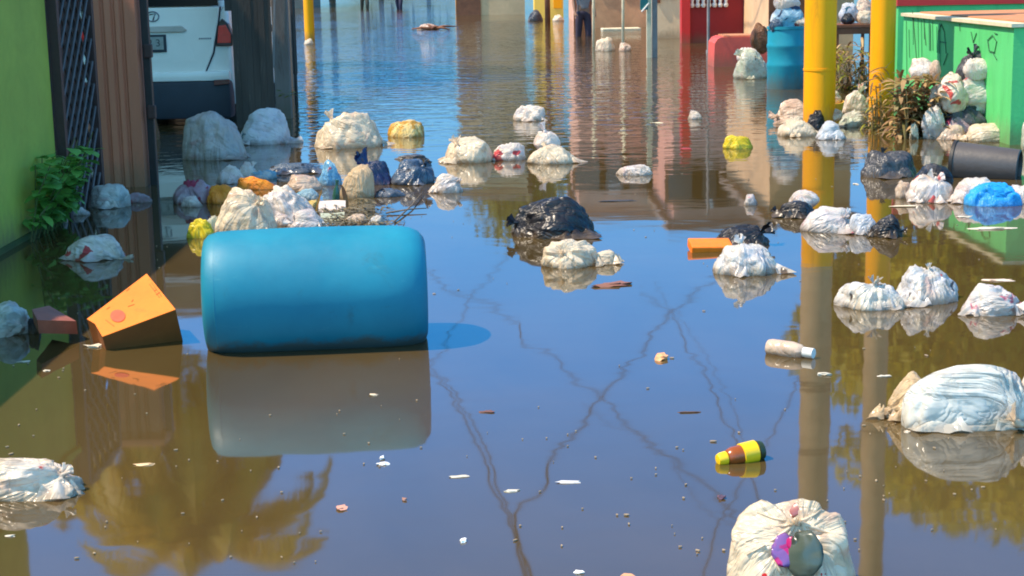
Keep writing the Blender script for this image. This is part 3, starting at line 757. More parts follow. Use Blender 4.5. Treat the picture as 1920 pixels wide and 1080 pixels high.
def bag_mesh(seed, W, D, H, kd=(-.2, -.5, .8), crumple=1.25, sub=4, sink=.35, pleat=1.3, tailz=.0, flat=0.0, yaw=0.0, folds=1.0, sq=.22, taper=0.0):
    """film pulled tight over lumpy contents: rounded facets, pleats that run into the knot, a few creases"""
    rs = random.Random(seed); so = Vector((rs.uniform(-50, 50), rs.uniform(-50, 50), rs.uniform(-50, 50)))
    k = Vector(kd).normalized(); a = k.orthogonal().normalized(); b_ = k.cross(a)
    vs, fs = ico(sub); U = np.array([tuple(u) for u in vs])
    nr = np.random.default_rng(seed); N = nr.normal(size=(15, 3)); N /= np.linalg.norm(N, axis=1)[:, None]; dd = .78 + .26 * nr.random(15)
    q = np.clip(U @ N.T, .05, None) / dd                       # 1/r of every facet plane
    poly = 1.0 / (np.sum(q ** 22, axis=1) ** (1 / 22.0))
    poly = np.clip(poly, .6, 1.5)
    out = []; mer = []
    for i, u in enumerate(vs):
        r = .62 * poly[i] + .38 * (1 + .30 * noise.noise(u * 1.2 + so)) + .05 * noise.noise(u * 2.6 - so)
        ca = max(-1, min(1, u.dot(k))); ang = math.acos(ca); x_, y_ = u.dot(a), u.dot(b_); l_ = math.hypot(x_, y_) + 1e-6
        cx_, sx_ = x_ / l_, y_ / l_; wz = noise.noise(u * 1.3 + so) * .5
        m1 = Vector((cx_ * 1.5 + wz, sx_ * 1.5, ang * .42)) + so; m2 = Vector((cx_ * 2.9 + wz, sx_ * 2.9, ang * .7)) - so
        mer.append((cx_ * 1.3, sx_ * 1.3, ang * .33))
        w = math.exp(-(max(0, ang - .5) / 1.15) ** 2) * min(1, ang / .25)
        r += pleat * w * (.13 * (.55 - 2.2 * abs(noise.noise(m1 * 1.25))) + .050 * (.5 - 2.2 * abs(noise.noise(m2))))
        wp = Vector((noise.noise(u * 1.7 + so), noise.noise(u * 1.7 - so), noise.noise(u * 1.7 + so * .5)))
        n1 = abs(noise.noise(u * 1.9 + wp * .9 + so)); n2 = abs(noise.noise(u * 3.9 + wp * 1.2 - so))
        r += max(.0, crumple) * (.12 * (n1 - .16) * (1.7 if n1 < .09 else 1) - .022 * folds * (n2 - .16)) + (.03 * noise.noise(u * 6 + wp * 2) if crumple > 1.3 else 0)
        r *= 1 + .13 * math.exp(-((u.z + .05) / .22) ** 2) - .08 * max(0, u.z)
        r -= .16 * math.exp(-(ang / .30) ** 2) * pleat
        r += (tailz + .10 * pleat) * math.exp(-(ang / .13) ** 2)
        z = u.z * r
        if flat and z > 0: z = z * (1 - flat) + flat * math.copysign(min(abs(z), .45), z)
        if sq:
            e_ = 1 - sq * .6; z = math.copysign(abs(z) ** e_, z); xx = math.copysign(abs(u.x * r) ** e_, u.x)
        else: xx = u.x * r
        if taper and xx < 0: z *= 1 - taper * min(1, abs(xx)) ** 1.5
        out.append([xx, u.y * r, z])
    A_ = np.array(out)
    if yaw:
        c, s = math.cos(yaw), math.sin(yaw); A_[:, :2] = A_[:, :2] @ np.array([[c, s], [-s, c]])
    zl = A_[:, 2].max() * (-sink)
    up = A_[A_[:, 2] > zl]
    sx = W / (up[:, 0].max() - up[:, 0].min()); sy = D / (up[:, 1].max() - up[:, 1].min())
    cx = (up[:, 0].max() + up[:, 0].min()) / 2; cy = (up[:, 1].max() + up[:, 1].min()) / 2
    sz = H / (A_[:, 2].max() - zl)
    A_[:, 0] = (A_[:, 0] - cx) * sx; A_[:, 1] = (A_[:, 1] - cy) * sy; A_[:, 2] = (A_[:, 2] - zl) * sz
    low = A_[:, 2] < 0; A_[low, 2] *= .5; A_[:, 2] = np.maximum(A_[:, 2], -.42)
    ki = int((U @ np.array(tuple(k))).argmax())
    return A_, fs, A_[ki], k, mer
def ears(mb, p, k, L, seed, n=2, spread=.9):
    """tied handles: ruffled flaring tails of film that leave the knot"""
    rs = random.Random(seed + 99); p = Vector(p)
    mb.lathe([(.004, -.02), (L * .16, -.01), (L * .2, 0.01), (L * .12, .03), (.004, .035)], Matrix.Translation(p) @ k.to_track_quat('Z', 'Y').to_matrix().to_4x4(), 10)
    for i in range(n):
        d = (k + Vector((rs.uniform(-spread, spread), rs.uniform(-spread, spread), rs.uniform(-.15, .5)))).normalized()
        a = d.orthogonal().normalized(); b_ = d.cross(a); nt, nf = 6, 18; vs = []; ph0 = rs.uniform(0, 6)
        for t in range(nt):
            tt = t / (nt - 1); rr = L * (.07 + .30 * tt ** 1.3)
            for q in range(nf):
                ph = 2 * math.pi * q / nf
                ru = 1 + .45 * tt * math.sin(3 * ph + ph0) + .18 * tt * math.sin(7 * ph + ph0 * 2)
                vs.append(p + d * (L * tt * (1 + .12 * math.sin(2 * ph + ph0))) + (a * math.cos(ph) + b_ * .38 * math.sin(ph)) * rr * ru)
        fs = [(t * nf + q, t * nf + (q + 1) % nf, (t + 1) * nf + (q + 1) % nf, (t + 1) * nf + q) for t in range(nt - 1) for q in range(nf)]
        mb.add(vs, fs)
def flap(c, W, D, seed, mat, root, n=2):
    """loose skirts of film that spread on the water round the bag"""
    rs = random.Random(seed + 7)
    for _ in range(n):
        mb = MB(); a0 = rs.uniform(math.pi * .9, math.pi * 2.1); w = rs.uniform(.35, .8); L = rs.uniform(.10, .24) * W; nt, nf = 6, 14; vs = []
        p1, p2 = rs.uniform(0, 6), rs.uniform(0, 6)
        for t in range(nt):
            tt = t / (nt - 1)
            for q in range(nf):
                u = q / (nf - 1); a = a0 + (u - .5) * w * (1 + .5 * tt)
                rag = 1 + .35 * math.sin(7 * u + p1) + .2 * math.sin(17 * u + p2)
                e = .46 + tt * L / W * rag * math.sin(math.pi * min(1, max(0, u * .9 + .05))) ** .5
                z = .035 * (1 - tt) + .012 * math.sin(11 * u + p2 + 2 * tt) * (1 - .4 * tt) + .004
                vs.append((c.x + math.cos(a) * W * e, c.y + math.sin(a) * (D * .46 + (e - .46) * W), max(.003, z)))
        mb.add(vs, [(t * nf + q, t * nf + q + 1, (t + 1) * nf + q + 1, (t + 1) * nf + q) for t in range(nt - 1) for q in range(nf - 1)])
        mb.build('loose_film', mat, root, smooth=True)
_bagn = [100]
def bag(x0, x1, yt, yb, mat, label, name='plastic_bag', cat='bag', group='bags of rubbish afloat', dr=.8, Y=None, zb=None,
        knot=True, kl=.26, kmat=None, sub=4, seed=None, parts=None, **kw):
    _bagn[0] += 1; seed = seed or _bagn[0]
    cx = (x0 + x1) / 2; pf = P(cx, yb)
    if Y is None:
        W = (x1 - x0) / SC(pf.y + .04); D = W * dr; c = Vector((pf.x, pf.y + D * .42, 0)); c.x = RY(cx, yb, c.y).x
        W = (x1 - x0) / SC(c.y); z0 = 0
    else:
        W = (x1 - x0) / SC(Y); D = W * dr; c = RY(cx, yb, Y); z0 = c.z if zb is None else zb; c.z = 0
    H = max(.03, RY(cx, yt, c.y + .02).z - z0)
    A_, fs, kp, k, mer = bag_mesh(seed, W, D, H, sub=sub, sink=.12 if Y is None else .8, **kw)
    if Y is not None:
        A_[:, 2] = np.maximum(A_[:, 2], -H * .15)
    mb = MB(); mb.add([(v[0] + c.x, v[1] + c.y, v[2] + z0) for v in A_], fs)
    base = (c.x, c.y, z0)
    def fin(o):
        at = o.data.attributes.new('mer', 'FLOAT_VECTOR', 'POINT'); at.data.foreach_set('vector', [c_ for m_ in mer for c_ in m_]); return o
    if Y is None and name == 'plastic_bag' and x1 - x0 > 48 and not parts and H > .05:
        mb_f = True
    else: mb_f = None
    if not knot and not parts and mb_f is None:
        return tag(fin(mb.build(name, mat, smooth=True, origin=base)), label, cat, group)
    r = empty(name, base, label, cat, group)
    fin(mb.build('bag_film', mat, r, smooth=True))
    if mb_f: flap(c, W, D, seed, mat, r)
    if knot:
        kb = MB(); ears(kb, Vector(kp) + Vector(base) - k * W * .02, k, W * kl * 1.3, seed); kb.build('knot', kmat or mat, r, smooth=True)
    return r

# ------ left
bag(343, 463, 206, 300, BM['grey'], 'large greyish see-through bag beside the dark gate, left of the teal-printed bag', dr=.8, sub=5, kd=(.2, .1, 1), knot=False, crumple=1.0, seed=12, flat=.45, pleat=.8)
bag(448, 549, 201, 271, BM['bluemark'], 'white bag with a teal print lying against the large greyish bag', kd=(.9, -.4, -.1), kl=.22, sub=5)
bag(592, 719, 208, 278, BM['cream'], 'big round cream bag in mid channel, left of the golden packet', sub=5, kd=(-.7, -.1, .6), kl=.14, dr=.9, flat=.25)
bag(726, 796, 224, 258, BM['gold'], 'small golden yellow packet afloat right of the big round cream bag', name='food_packet', cat='packet', knot=False, flat=.5, group=None)
bag(962, 1023, 196, 227, BM['white'], 'small whitish bag floating alone in mid street above the cream trio', knot=False, crumple=1.4, dr=.6)
bag(834, 926, 255, 306, BM['cream'], 'cream bag at the left end of the floating trio', kd=(-.6, -.3, .6), kl=.16)
bag(920, 986, 266, 301, BM['whitered'], 'small flat white bag in the middle of the floating trio', knot=False)
bag(988, 1080, 268, 308, BM['cream'], 'cream bag at the right end of the floating trio', kd=(-.3, .2, .9), kl=.1, dr=.7)
bag(1000, 1052, 246, 281, BM['white'], 'little pointed white bag sitting behind the right cream bag of the trio', Y=P(1030, 300).y + .25, kd=(0, 0, 1), kl=.3)
bag(810, 868, 324, 362, BM['white'], 'small white bag afloat between the slate bag and the open water', kd=(.8, -.2, .5), kl=.16)
bag(672, 735, 300, 347, BM['navy'], 'navy blue knotted bag right of the tan cardboard sheet', kd=(-.4, -.1, .9), kl=.4)
bag(732, 816, 298, 347, BM['slate'], 'slate blue bag with dark folds right of the navy bag', kd=(.6, -.2, .6), kl=.18)
bag(740, 800, 288, 300, BM['blackgrey'], 'low dark sodden rag behind the slate blue bag', name='sodden_rag', cat='rag', knot=False, group=None)
bag(538, 606, 326, 359, BM['peach'], 'pinkish beige bag behind the white sheet, left of the red-spotted blue cup', kd=(-.9, -.3, .1), knot=False, flat=.4)
bag(402, 522, 350, 440, BM['cream'], 'large cream bag right behind the blue drum', sub=5, kd=(.5, -.6, .6), kl=.12, dr=.7, seed=25, flat=.35)
bag(478, 592, 345, 412, BM['white'], 'whitish lavender crumpled bag right of the large cream bag behind the drum', knot=False, sub=5, crumple=1.5, dr=.8, seed=31)
bag(538, 608, 392, 432, BM['pinkmark'], 'small white bag with a pink print touching the top of the drum', kd=(-.8, -.4, .3), kl=.2)
bag(386, 418, 402, 438, BM['greenish'], 'pale green white carton scrap beside the yellow packet', name='carton_scrap', cat='carton', knot=False, group=None, flat=.4)
bag(350, 404, 408, 447, BM['yellowfilm'], 'bright yellow packet left of the large cream bag behind the drum', name='yellow_packet', cat='packet', knot=False, flat=.3, group=None, dr=.5)
bag(388, 452, 345, 382, BM['orange'], 'deep orange cloth half sunk left of the large cream bag', name='orange_cloth', cat='cloth', knot=False, crumple=1.6, group=None, dr=.6)
bag(440, 518, 330, 356, BM['orange'], 'orange cloth strip lying behind the whitish lavender bag', name='orange_cloth', cat='cloth', knot=False, crumple=1.6, group=None, dr=.35)
bag(326, 404, 334, 382, BM['purple'], 'pinkish clear wrapper with dark red stripes right of the brown pillar foot', name='clear_wrapper', cat='wrapper', knot=False, crumple=1.4, group=None)
bag(408, 460, 308, 344, BM['white'], 'bluish white bag behind the orange cloth', knot=False, crumple=1.3)
bag(444, 486, 302, 336, BM['whitered'], 'white bag with a strong red print behind the orange cloth', kd=(.6, 0, .8), kl=.2)
bag(500, 600, 305, 326, BM['slate'], 'low slate grey film spread behind the pinkish beige bag', knot=False, crumple=1.6, dr=.5)
bag(168, 246, 343, 390, BM['clear'], 'clear whitish bag floating before the brown pillar foot', kd=(.9, -.3, 0), knot=False, crumple=1.3)
bag(228, 286, 360, 380, BM['purple'], 'flat purple-red tail of film right of the clear whitish bag', name='film_scrap', cat='film', knot=False, crumple=1.2, group=None, dr=.4)
bag(98, 170, 386, 404, BM['white'], 'thin grey-white film strip left of the clear whitish bag', name='film_scrap', cat='film', knot=False, crumple=1.6, group=None, dr=.4)
bag(100, 128, 396, 418, BM['pinkmark'], 'little red and white scrap at the foot of the green wall', name='film_scrap', cat='film', knot=False, group=None)
bag(124, 236, 438, 488, BM['whitered'], 'bluish white bag with red print alone before the brown pillar', kd=(.8, -.5, -.1), kl=.16, kmat=BM['creamred'], sub=5, seed=44)
bag(-50, 62, 563, 632, BM['clear'], 'white and blue striped bag cut by the left edge, left of the brown wedge', kd=(.95, -.2, .1), knot=False, sub=5, crumple=.8)
bag(-70, 166, 850, 937, BM['creamred'], 'large white bag with red print at the bottom left edge', kd=(.8, -.1, .35), kl=.08, sub=5, dr=.62, seed=52)
# extra scraps in the messy raft behind the drum
bag(556, 600, 352, 374, BM['paleblue'], 'small pale blue film scrap between the pinkish beige bag and the white carton', name='film_scrap', cat='film', knot=False, crumple=1.5, group=None, dr=.6)
bag(508, 552, 398, 424, BM['white'], 'flat white film between the large cream bag and the pink-printed one', name='film_scrap', cat='film', knot=False, crumple=1.5, group=None, dr=.6)
bag(648, 690, 400, 420, BM['peach'], 'little peach carton scrap in the raft right of the white carton', name='carton_scrap', cat='carton', knot=False, flat=.5, group=None, dr=.5)
bag(690, 722, 402, 424, BM['darkmark'], 'small crumpled wrapper at the right end of the raft', name='food_wrapper', cat='wrapper', knot=False, crumple=1.4, group=None)
bag(468, 520, 318, 336, BM['paleblue'], 'grey-blue film strip right of the red-printed bag', name='film_scrap', cat='film', knot=False, crumple=1.5, group=None, dr=.5)
bag(560, 604, 374, 396, BM['gold'], 'dull golden peel scrap left of the olive leaf', name='peel_scrap', cat='scrap', knot=False, crumple=1.4, group=None, dr=.6)
bag(700, 760, 352, 370, BM['slate'], 'low dark film just before the navy bag', name='film_scrap', cat='film', knot=False, crumple=1.4, group=None, dr=.5)
bag(340, 380, 366, 388, BM['white'], 'bright white corner of film at the pinkish clear wrapper', name='film_scrap', cat='film', knot=False, crumple=1.2, group=None, dr=.5)
# ------ centre
bag(960, 1117, 366, 447, BM['black'], 'big black bag in mid street with a flattened left flap', sub=5, kd=(-.9, -.2, .2), kl=.10, dr=.75, crumple=1.1, seed=61)
bag(958, 1040, 408, 440, BM['blackgrey'], 'low grey-brown flap of black film left of the big black bag', name='film_scrap', cat='film', knot=False, group=None, crumple=1.3, dr=.7)
bag(1013, 1128, 446, 503, BM['cream'], 'creased cream bag right before the big black bag', sub=5, kd=(-.2, -.55, .5), kl=.08, crumple=1.0, dr=.7, seed=67)
bag(1105, 1163, 468, 496, BM['cream'], 'small cream tail bag attached right of the creased cream bag', kd=(-.95, 0, .1), knot=False, dr=.6)
bag(1155, 1224, 308, 329, BM['white'], 'flat white film with a thin tail floating above the big black bag', name='film_scrap', cat='film', knot=False, crumple=1.2, group=None, dr=.5)
bag(1355, 1412, 252, 279, BM['yellowfilm'], 'small bright yellow packet floating before the red wall mirror image', name='yellow_packet', cat='packet', knot=False, group=None, dr=.6)
bag(1335, 1463, 452, 517, BM['darkmark'], 'white bag with dark and red contents right of the orange tray', sub=5, kd=(-.1, .1, .95), kl=.12, seed=71)
bag(1338, 1446, 420, 464, BM['black'], 'black torn bag behind the white bag by the orange tray', sub=4, kd=(.7, 0, .5), kl=.2, crumple=1.3, dr=.6)
bag(1450, 1530, 374, 409, BM['black'], 'glossy black bag under a white one, left of the thick yellow pole reflection', kd=(-.9, -.1, .2), kl=.12)
bag(1478, 1536, 355, 392, BM['white'], 'white bag resting on the glossy black bag left of the thick pole reflection', Y=P(1500, 405).y + .3, knot=False)
bag(1500, 1606, 386, 437, BM['pinkmark'], 'pale bag with a pink heart-like print across the thick pole reflection', kd=(.7, -.3, .4), kl=.14)
bag(1592, 1650, 398, 440, BM['bluemark'], 'white and black striped bag right of the pink-printed bag', kd=(.8, 0, .5), knot=False)
bag(1630, 1694, 400, 446, BM['black'], 'pointed black bag at the right end of the row by the thin pole reflection', kd=(.95, -.2, .1), kl=.16)
bag(1611, 1720, 280, 333, BM['blackgrey'], 'charcoal grey domed bag left of the overturned bucket', sub=5, kd=(-.3, 0, .95), kl=.08, crumple=.5, pleat=1.2)
bag(1678, 1712, 337, 372, BM['peach'], 'round beige ball-like bag left of the red-topped white bag', knot=False, crumple=.5)
bag(1698, 1786, 325, 380, BM['whitered'], 'white bag with a red top under a dark strap left of the blue cloth', kd=(.2, -.3, .9), kl=.18)
bag(1716, 1792, 306, 362, BM['black'], 'dark bag arched behind the red-topped white bag', kd=(.9, -.2, -.1), knot=False, Y=P(1755, 375).y + .33, crumple=.9)
bag(1783, 1870, 333, 382, BM['white'], 'flattened white bag under the left side of the blue cloth', knot=False, flat=.5)
bag(1806, 1912, 342, 387, BM['bluecloth'], 'bright blue crumpled cloth before the overturned bucket', name='blue_cloth', cat='cloth', knot=False, crumple=1.9, folds=2.5, group=None, sub=5, kd=(.3, .2, -.9), sq=.6, seed=142)
bag(1890, 1955, 345, 382, BM['white'], 'white bag at the right edge beside the blue cloth', knot=False)
bag(1565, 1691, 524, 582, BM['darkmark'], 'leftmost of three bags at the right: white with dark and red prints', sub=5, kd=(.1, -.4, .9), kl=.12)
bag(1680, 1804, 495, 572, BM['darkmark'], 'middle and tallest of three bags at the right: tall cream bag with small dark spots', sub=5, kd=(.1, 0, 1), kl=.08, seed=83)
bag(1799, 1917, 530, 592, BM['pinkmark'], 'rightmost of three bags at the right: white with a faint lilac print', sub=5, kd=(.8, -.4, .1), kl=.14)
# big clear bag at the right edge: tan torn end, blue-grey body, neighbour behind it
bag(1684, 1925, 682, 806, BM['clear'], 'big wet clear bag with blue-grey contents at the right edge', sub=5, kd=(.5, -.80, -.02), kl=.14, dr=.48, crumple=1.2, pleat=1.5, flat=.5, seed=91, sq=.9, taper=.3, kmat=BM['cream'])
bag(1642, 1752, 694, 788, BM['tan'], 'tan torn end of film sticking out left of the big clear bag', kd=(-.96, 0, .05), knot=False, sub=5, tailz=.45, crumple=.6, pleat=1.8, seed=93, flat=.2, dr=.6, taper=.5)
bag(1885, 2040, 680, 800, BM['white'], 'smooth lavender white bag cut by the right edge', sub=5, knot=False, kd=(-.9, -.4, 0), crumple=.5, dr=.6)
bigbag = bag(1355, 1607, 930, 1125, BM['cream'], 'largest knotted cream bag at the bottom edge with purple and green contents showing', sub=5, kd=(.05, -.52, .72), kl=.001, dr=.82, crumple=.6, pleat=1.5, seed=97, knot=False, parts=True)
# ------ by the barrel, poles and green wall
bag(1376, 1444, 92, 148, BM['greenish'], 'pale green and white bags heaped left of the standing blue barrel', crumple=1.4, kd=(-.5, 0, .7), kl=.2)
bag(1382, 1424, 88, 120, BM['white'], 'bright white folded bag on the pale green heap by the barrel', Y=P(1410, 148).y + .45, knot=False, flat=.3)
bag(1406, 1442, 42, 82, BM['brownish'], 'brown basket-like bundle left of the barrel, above the white bags', name='brown_bundle', cat='bundle', Y=P(1410, 148).y + .9, knot=False, group=None, crumple=.8, zb=.3)
bag(1452, 1522, 185, 232, BM['peach'], 'pinkish white bag at the foot of the barrel, upper of two', kd=(-.8, -.2, .1), kl=.2)
bag(1458, 1530, 216, 256, BM['cream'], 'cream bag at the foot of the thick yellow pole, lower of two', knot=False)
bag(1510, 1550, 206, 248, BM['black'], 'black crumpled bag before the thick yellow pole', knot=False, crumple=1.5)
bag(1528, 1584, 226, 262, BM['bluemark'], 'bluish white bag before the right side of the thick yellow pole', kd=(.8, 0, .4), knot=False)
bag(1532, 1580, 200, 226, BM['cream'], 'pale yellow bag squeezed against the thick yellow pole', Y=P(1555, 250).y + .35, knot=False, kd=(0, -1, 0))
bag(1578, 1628, 168, 212, BM['creamred'], 'pinkish bag between the two nearer yellow poles', kd=(.3, 0, .9), kl=.3)
bag(1572, 1630, 205, 238, BM['greenish'], 'dirty green bag on the water between the two nearer yellow poles', knot=False, crumple=1.4)
Yh_ = P(1815, 262).y + .25
bag(1726, 1772, 196, 250, BM['darkmark'], 'dirty white bag half hidden in the dry leaves left of the heap', Y=Yh_ - .12, knot=False, zb=0, dr=.6)
bag(1770, 1800, 176, 216, BM['black'], 'narrow black fold of film between the two printed bags of the heap', Y=Yh_ + .05, knot=False, crumple=1.4, dr=.6)
bag(1846, 1890, 186, 240, BM['black'], 'black bag at the right foot of the heap against the mint wall', Y=Yh_ + .05, knot=False, zb=0, crumple=1.3, dr=.6)
bag(1740, 1776, 158, 200, BM['peach'], 'pinkish brown bag low on the left slope of the heap', Y=Yh_ + .0, knot=False, dr=.6)
bag(1760, 1872, 190, 240, BM['blackgrey'], 'dark grey bag at the bottom of the heap against the mint wall', Y=Yh_, knot=False, zb=0, dr=.6)
bag(1788, 1872, 140, 215, BM['whitered'], 'right white bag with red print in the middle of the heap against the mint wall', Y=Yh_ + .02, kd=(-.8, -.5, -.1), kl=.14, dr=.6)
bag(1757, 1812, 134, 205, BM['creamred'], 'left cream bag with red print in the middle of the heap against the mint wall', Y=Yh_ - .05, kd=(.4, -.7, .2), knot=False, dr=.7)
bag(1790, 1866, 94, 170, BM['blackgrey'], 'torn black bag on top of the heap against the mint wall', Y=Yh_ + .14, kd=(-.2, -.3, .9), kl=.2, crumple=1.4, dr=.5)
bag(1806, 1858, 108, 148, BM['white'], 'white bag poking out of the torn black bag on top of the heap', Y=Yh_ - .02, knot=False, dr=.5)
bag(1704, 1762, 108, 150, BM['white'], 'white bag above the dry leaves at the foot of the mint wall', Y=Yh_ + .35, knot=False)
bag(1742, 1764, 112, 150, BM['peach'], 'pinkish scrap bag right above the dry leaves by the heap', Y=Yh_ + .25, knot=False)
bag(1766, 1830, 218, 244, BM['purple'], 'whitish purple film under the heap against the mint wall', Y=Yh_ - .1, knot=False, zb=0, dr=.5)
bag(1748, 1812, 232, 262, BM['peach'], 'salmon orange bag floating below the heap', knot=False, flat=.4)
bag(1806, 1892, 230, 266, BM['cream'], 'long cream bag floating right below the heap', kd=(.9, -.2, .1), kl=.14)
bag(1914, 1950, 222, 280, BM['greenish'], 'pale bag at the right edge before the mint planter wall', knot=False)
bag(1705, 1722, 228, 262, BM['greenish'], 'small pale yellow bag standing among the dry leaves', knot=False, group=None)
# far away
bag(990, 1018, 18, 40, BM['blackgrey'], 'dark and white bag left of the brown pole near the yellow kiosk', kd=(-.8, 0, .2), knot=False)
bag(1036, 1058, 27, 40, BM['cream'], 'tiny cream bag at the foot of the yellow kiosk', knot=False)
bag(1116, 1154, 69, 96, BM['cream'], 'cream bag afloat left of the thin beige stake', knot=False, flat=.3)
bag(1160, 1184, 79, 96, BM['peach'], 'small pinkish bag at the foot of the thin beige stake', knot=False)
bag(570, 588, 72, 84, BM['cream'], 'tiny pale bag at the foot of the left yellow pole', knot=False)
bag(1290, 1316, 206, 224, BM['white'], 'tiny white bag before the red pier mirror image', knot=False)
bag(1394, 1420, 363, 385, BM['pinkmark'], 'tiny pink and white scrap above the black torn bag', name='film_scrap', cat='film', knot=False, group=None)
bag(283, 300, 210, 262, BM['brownish'], 'small dull bag right of the black gate post', knot=False)
# ------------------------------------------------------------------ contents and openings of the largest bag
bp = Vector(bigbag.location); Wb = 252 / SC(bp.y)
def on_bag(px, py, off=0.0):
    """first hit of the pixel's ray on the bag film (the bag is already built)"""
    film_o = bigbag.children[0]; me = film_o.data
    from mathutils.bvhtree import BVHTree
    global _bvh
    if '_bvh' not in globals():
        _bvh = BVHTree.FromPolygons([v.co + bp for v in me.vertices], [tuple(p.vertices) for p in me.polygons])
    loc, nr, idx, d = _bvh.ray_cast(Vector((0, 0, CAMH)), ray(px, py).normalized())
    if loc is None: return None
    return loc + nr * off, nr
def lump(px, py, r, sx, sy, name, mat, seed, parent, off=.0):
    h = on_bag(px, py)
    if h is None: return
    loc, nr = h; loc = loc + nr * off
    vs, fs = ico(3); so = Vector((seed, seed * 2, seed * 3)); q = nr.to_track_quat('Z', 'Y').to_matrix()
    mb = MB(); mb.add([loc + q @ Vector((u.x * r * sx * (1 + .25 * noise.noise(u * 2 + so)), u.y * r * sy * (1 + .25 * noise.noise(u * 2 - so)), u.z * r * .20)) for u in vs], fs)
    mb.build(name, mat, parent, smooth=True)
u_ = 1 / SC(bp.y)
lump(1508, 1040, 44 * u_, .92, 1.0, 'dark_green_bundle', film('bottle_green_film', (.055, .075, .06), (.10, .11, .09), (((.03, .04, .035), 6, .5),), content=0, trans=.03, rough=.25), 3, bigbag, .002)
lump(1470, 1034, 30 * u_, .85, 1.1, 'purple_wrapper', film('purple_wrapper_film', (.12, .06, .26), (.22, .10, .32), (((.5, .01, .15), 9, .52),), content=0, trans=.05, rough=.2), 5, bigbag, .010)
lump(1489, 1020, 12 * u_, .9, 1, 'pink_wrapper', film('magenta_film', (.42, .01, .12), (.35, .01, .08), (), content=0, trans=.05, rough=.25), 7, bigbag, .022)
lump(1486, 954, 18 * u_, .95, .9, 'reddish_bundle', film('dusty_pink_film', (.36, .13, .12), (.26, .08, .08), (), content=0, trans=.05), 9, bigbag, -.003)
lump(1434, 1072, 10 * u_, .8, 1.1, 'red_print', film('red_print_film', (.70, .03, .02), (.6, .02, .02), (), content=0), 11, bigbag, -.003)
lump(1548, 1076, 12 * u_, 1.2, .7, 'red_print', film('red_print_film', (.7, .03, .02), (.6, .02, .02)), 13, bigbag, -.003)
# stretched ridges of film that run out from the knot
kn = on_bag(1497, 984)
mb = MB()
rs = random.Random(5)
for (ax, ay, bx, by, rr) in ((1490, 982, 1452, 1040, .006), (1505, 984, 1540, 1062, .007), (1502, 980, 1585, 1004, .006), (1492, 980, 1440, 985, .005), (1488, 984, 1400, 1040, .0045), (1488, 978, 1420, 960, .0045), (1502, 976, 1540, 955, .0045), (1466, 1076, 1450, 1040, .005), (1540, 1062, 1520, 1078, .005)):
    pts = []
    for i in range(9):
        t = i / 8; h = on_bag(ax + (bx - ax) * t, ay + (by - ay) * t + 3 * math.sin(3.1 * t), .001)
        if h: pts.append(h[0])
    if len(pts) > 3: mb.tube(pts, [rr * (1 - .75 * i / len(pts)) for i in range(len(pts))], 6)
mb.build('film_ridges', BM['cream'], bigbag, smooth=True)
if kn:
    kb = MB(); ears(kb, kn[0] - kn[1] * .004, (kn[1] + Vector((0, 0, .6))).normalized(), .035, 3, 2); kb.build('knot', BM['cream'], bigbag, smooth=True)

# ------------------------------------------------------------------ blue drum
pl, pr = P(382, 672), P(806, 655)
ax = (pr - pl); Ld = ax.length; ax.normalize(); back = Vector((-ax.y, ax.x, 0))
R = .272
ctr = (pl + pr) / 2 + back * (R * .90); ctr.z = R - .055
ROTD = Matrix.Translation(ctr) @ ax.to_track_quat('Z', 'Y').to_matrix().to_4x4()
hl = Ld / 2
prof = [(.02, -hl + .012), (R * .74, -hl + .010), (R * .80, -hl), (R * .86, -hl + .004), (R * .93, -hl + .022), (R * .975, -hl + .06), (R * .992, -hl + .12),
        (R * 1.0, -hl * .55), (R * 1.006, -hl * .2), (R * 1.006, hl * .2), (R * 1.0, hl * .55), (R * .985, hl - .12), (R * .955, hl - .065), (R * .89, hl - .026), (R * .80, hl - .006), (R * .74, hl), (R * .70, hl - .008), (.02, hl - .010)]
mb = MB(); mb.lathe(prof, Matrix.Identity(4), 96)
# finer along the length, with shallow dents where the shell has softened
vs = []
for v in mb.v:
    v = Vector(v); rad = Vector((v.x, v.y, 0)); d = 1 + .012 * noise.noise(v * 3.1 + Vector((4, 1, 2))) + .004 * noise.noise(v * 9)
    vs.append(ROTD @ Vector((v.x * d, v.y * d, v.z)))
mb.v = [tuple(v) for v in vs]
dr = empty('blue_drum', (ctr.x, ctr.y, ctr.z - R), 'large blue plastic drum lying on its side in the flood water', 'drum')
mb.build('shell', M['drum_blue'], dr, smooth=50)
for sg, nm in ((-1, 'bung'), (1, 'bung')):
    mb = MB(); mb.lathe([(.03, 0), (.034, .006), (.03, .016), (.005, .018)], ROTD @ Matrix.Translation((.13 * sg, .06, -hl + .012)) @ Matrix.Rotation(math.pi, 4, 'X'), 20)
    mb.build(nm, M['black_metal'], dr, smooth=40)
mb = MB(); mb.lathe([(R * .955, 0), (R * .975, .004), (R * .975, .010), (R * .95, .014)], ROTD @ Matrix.Translation((0, 0, -hl + .05)), 64)
mb.build('rim', M['drum_blue'], dr, smooth=True)

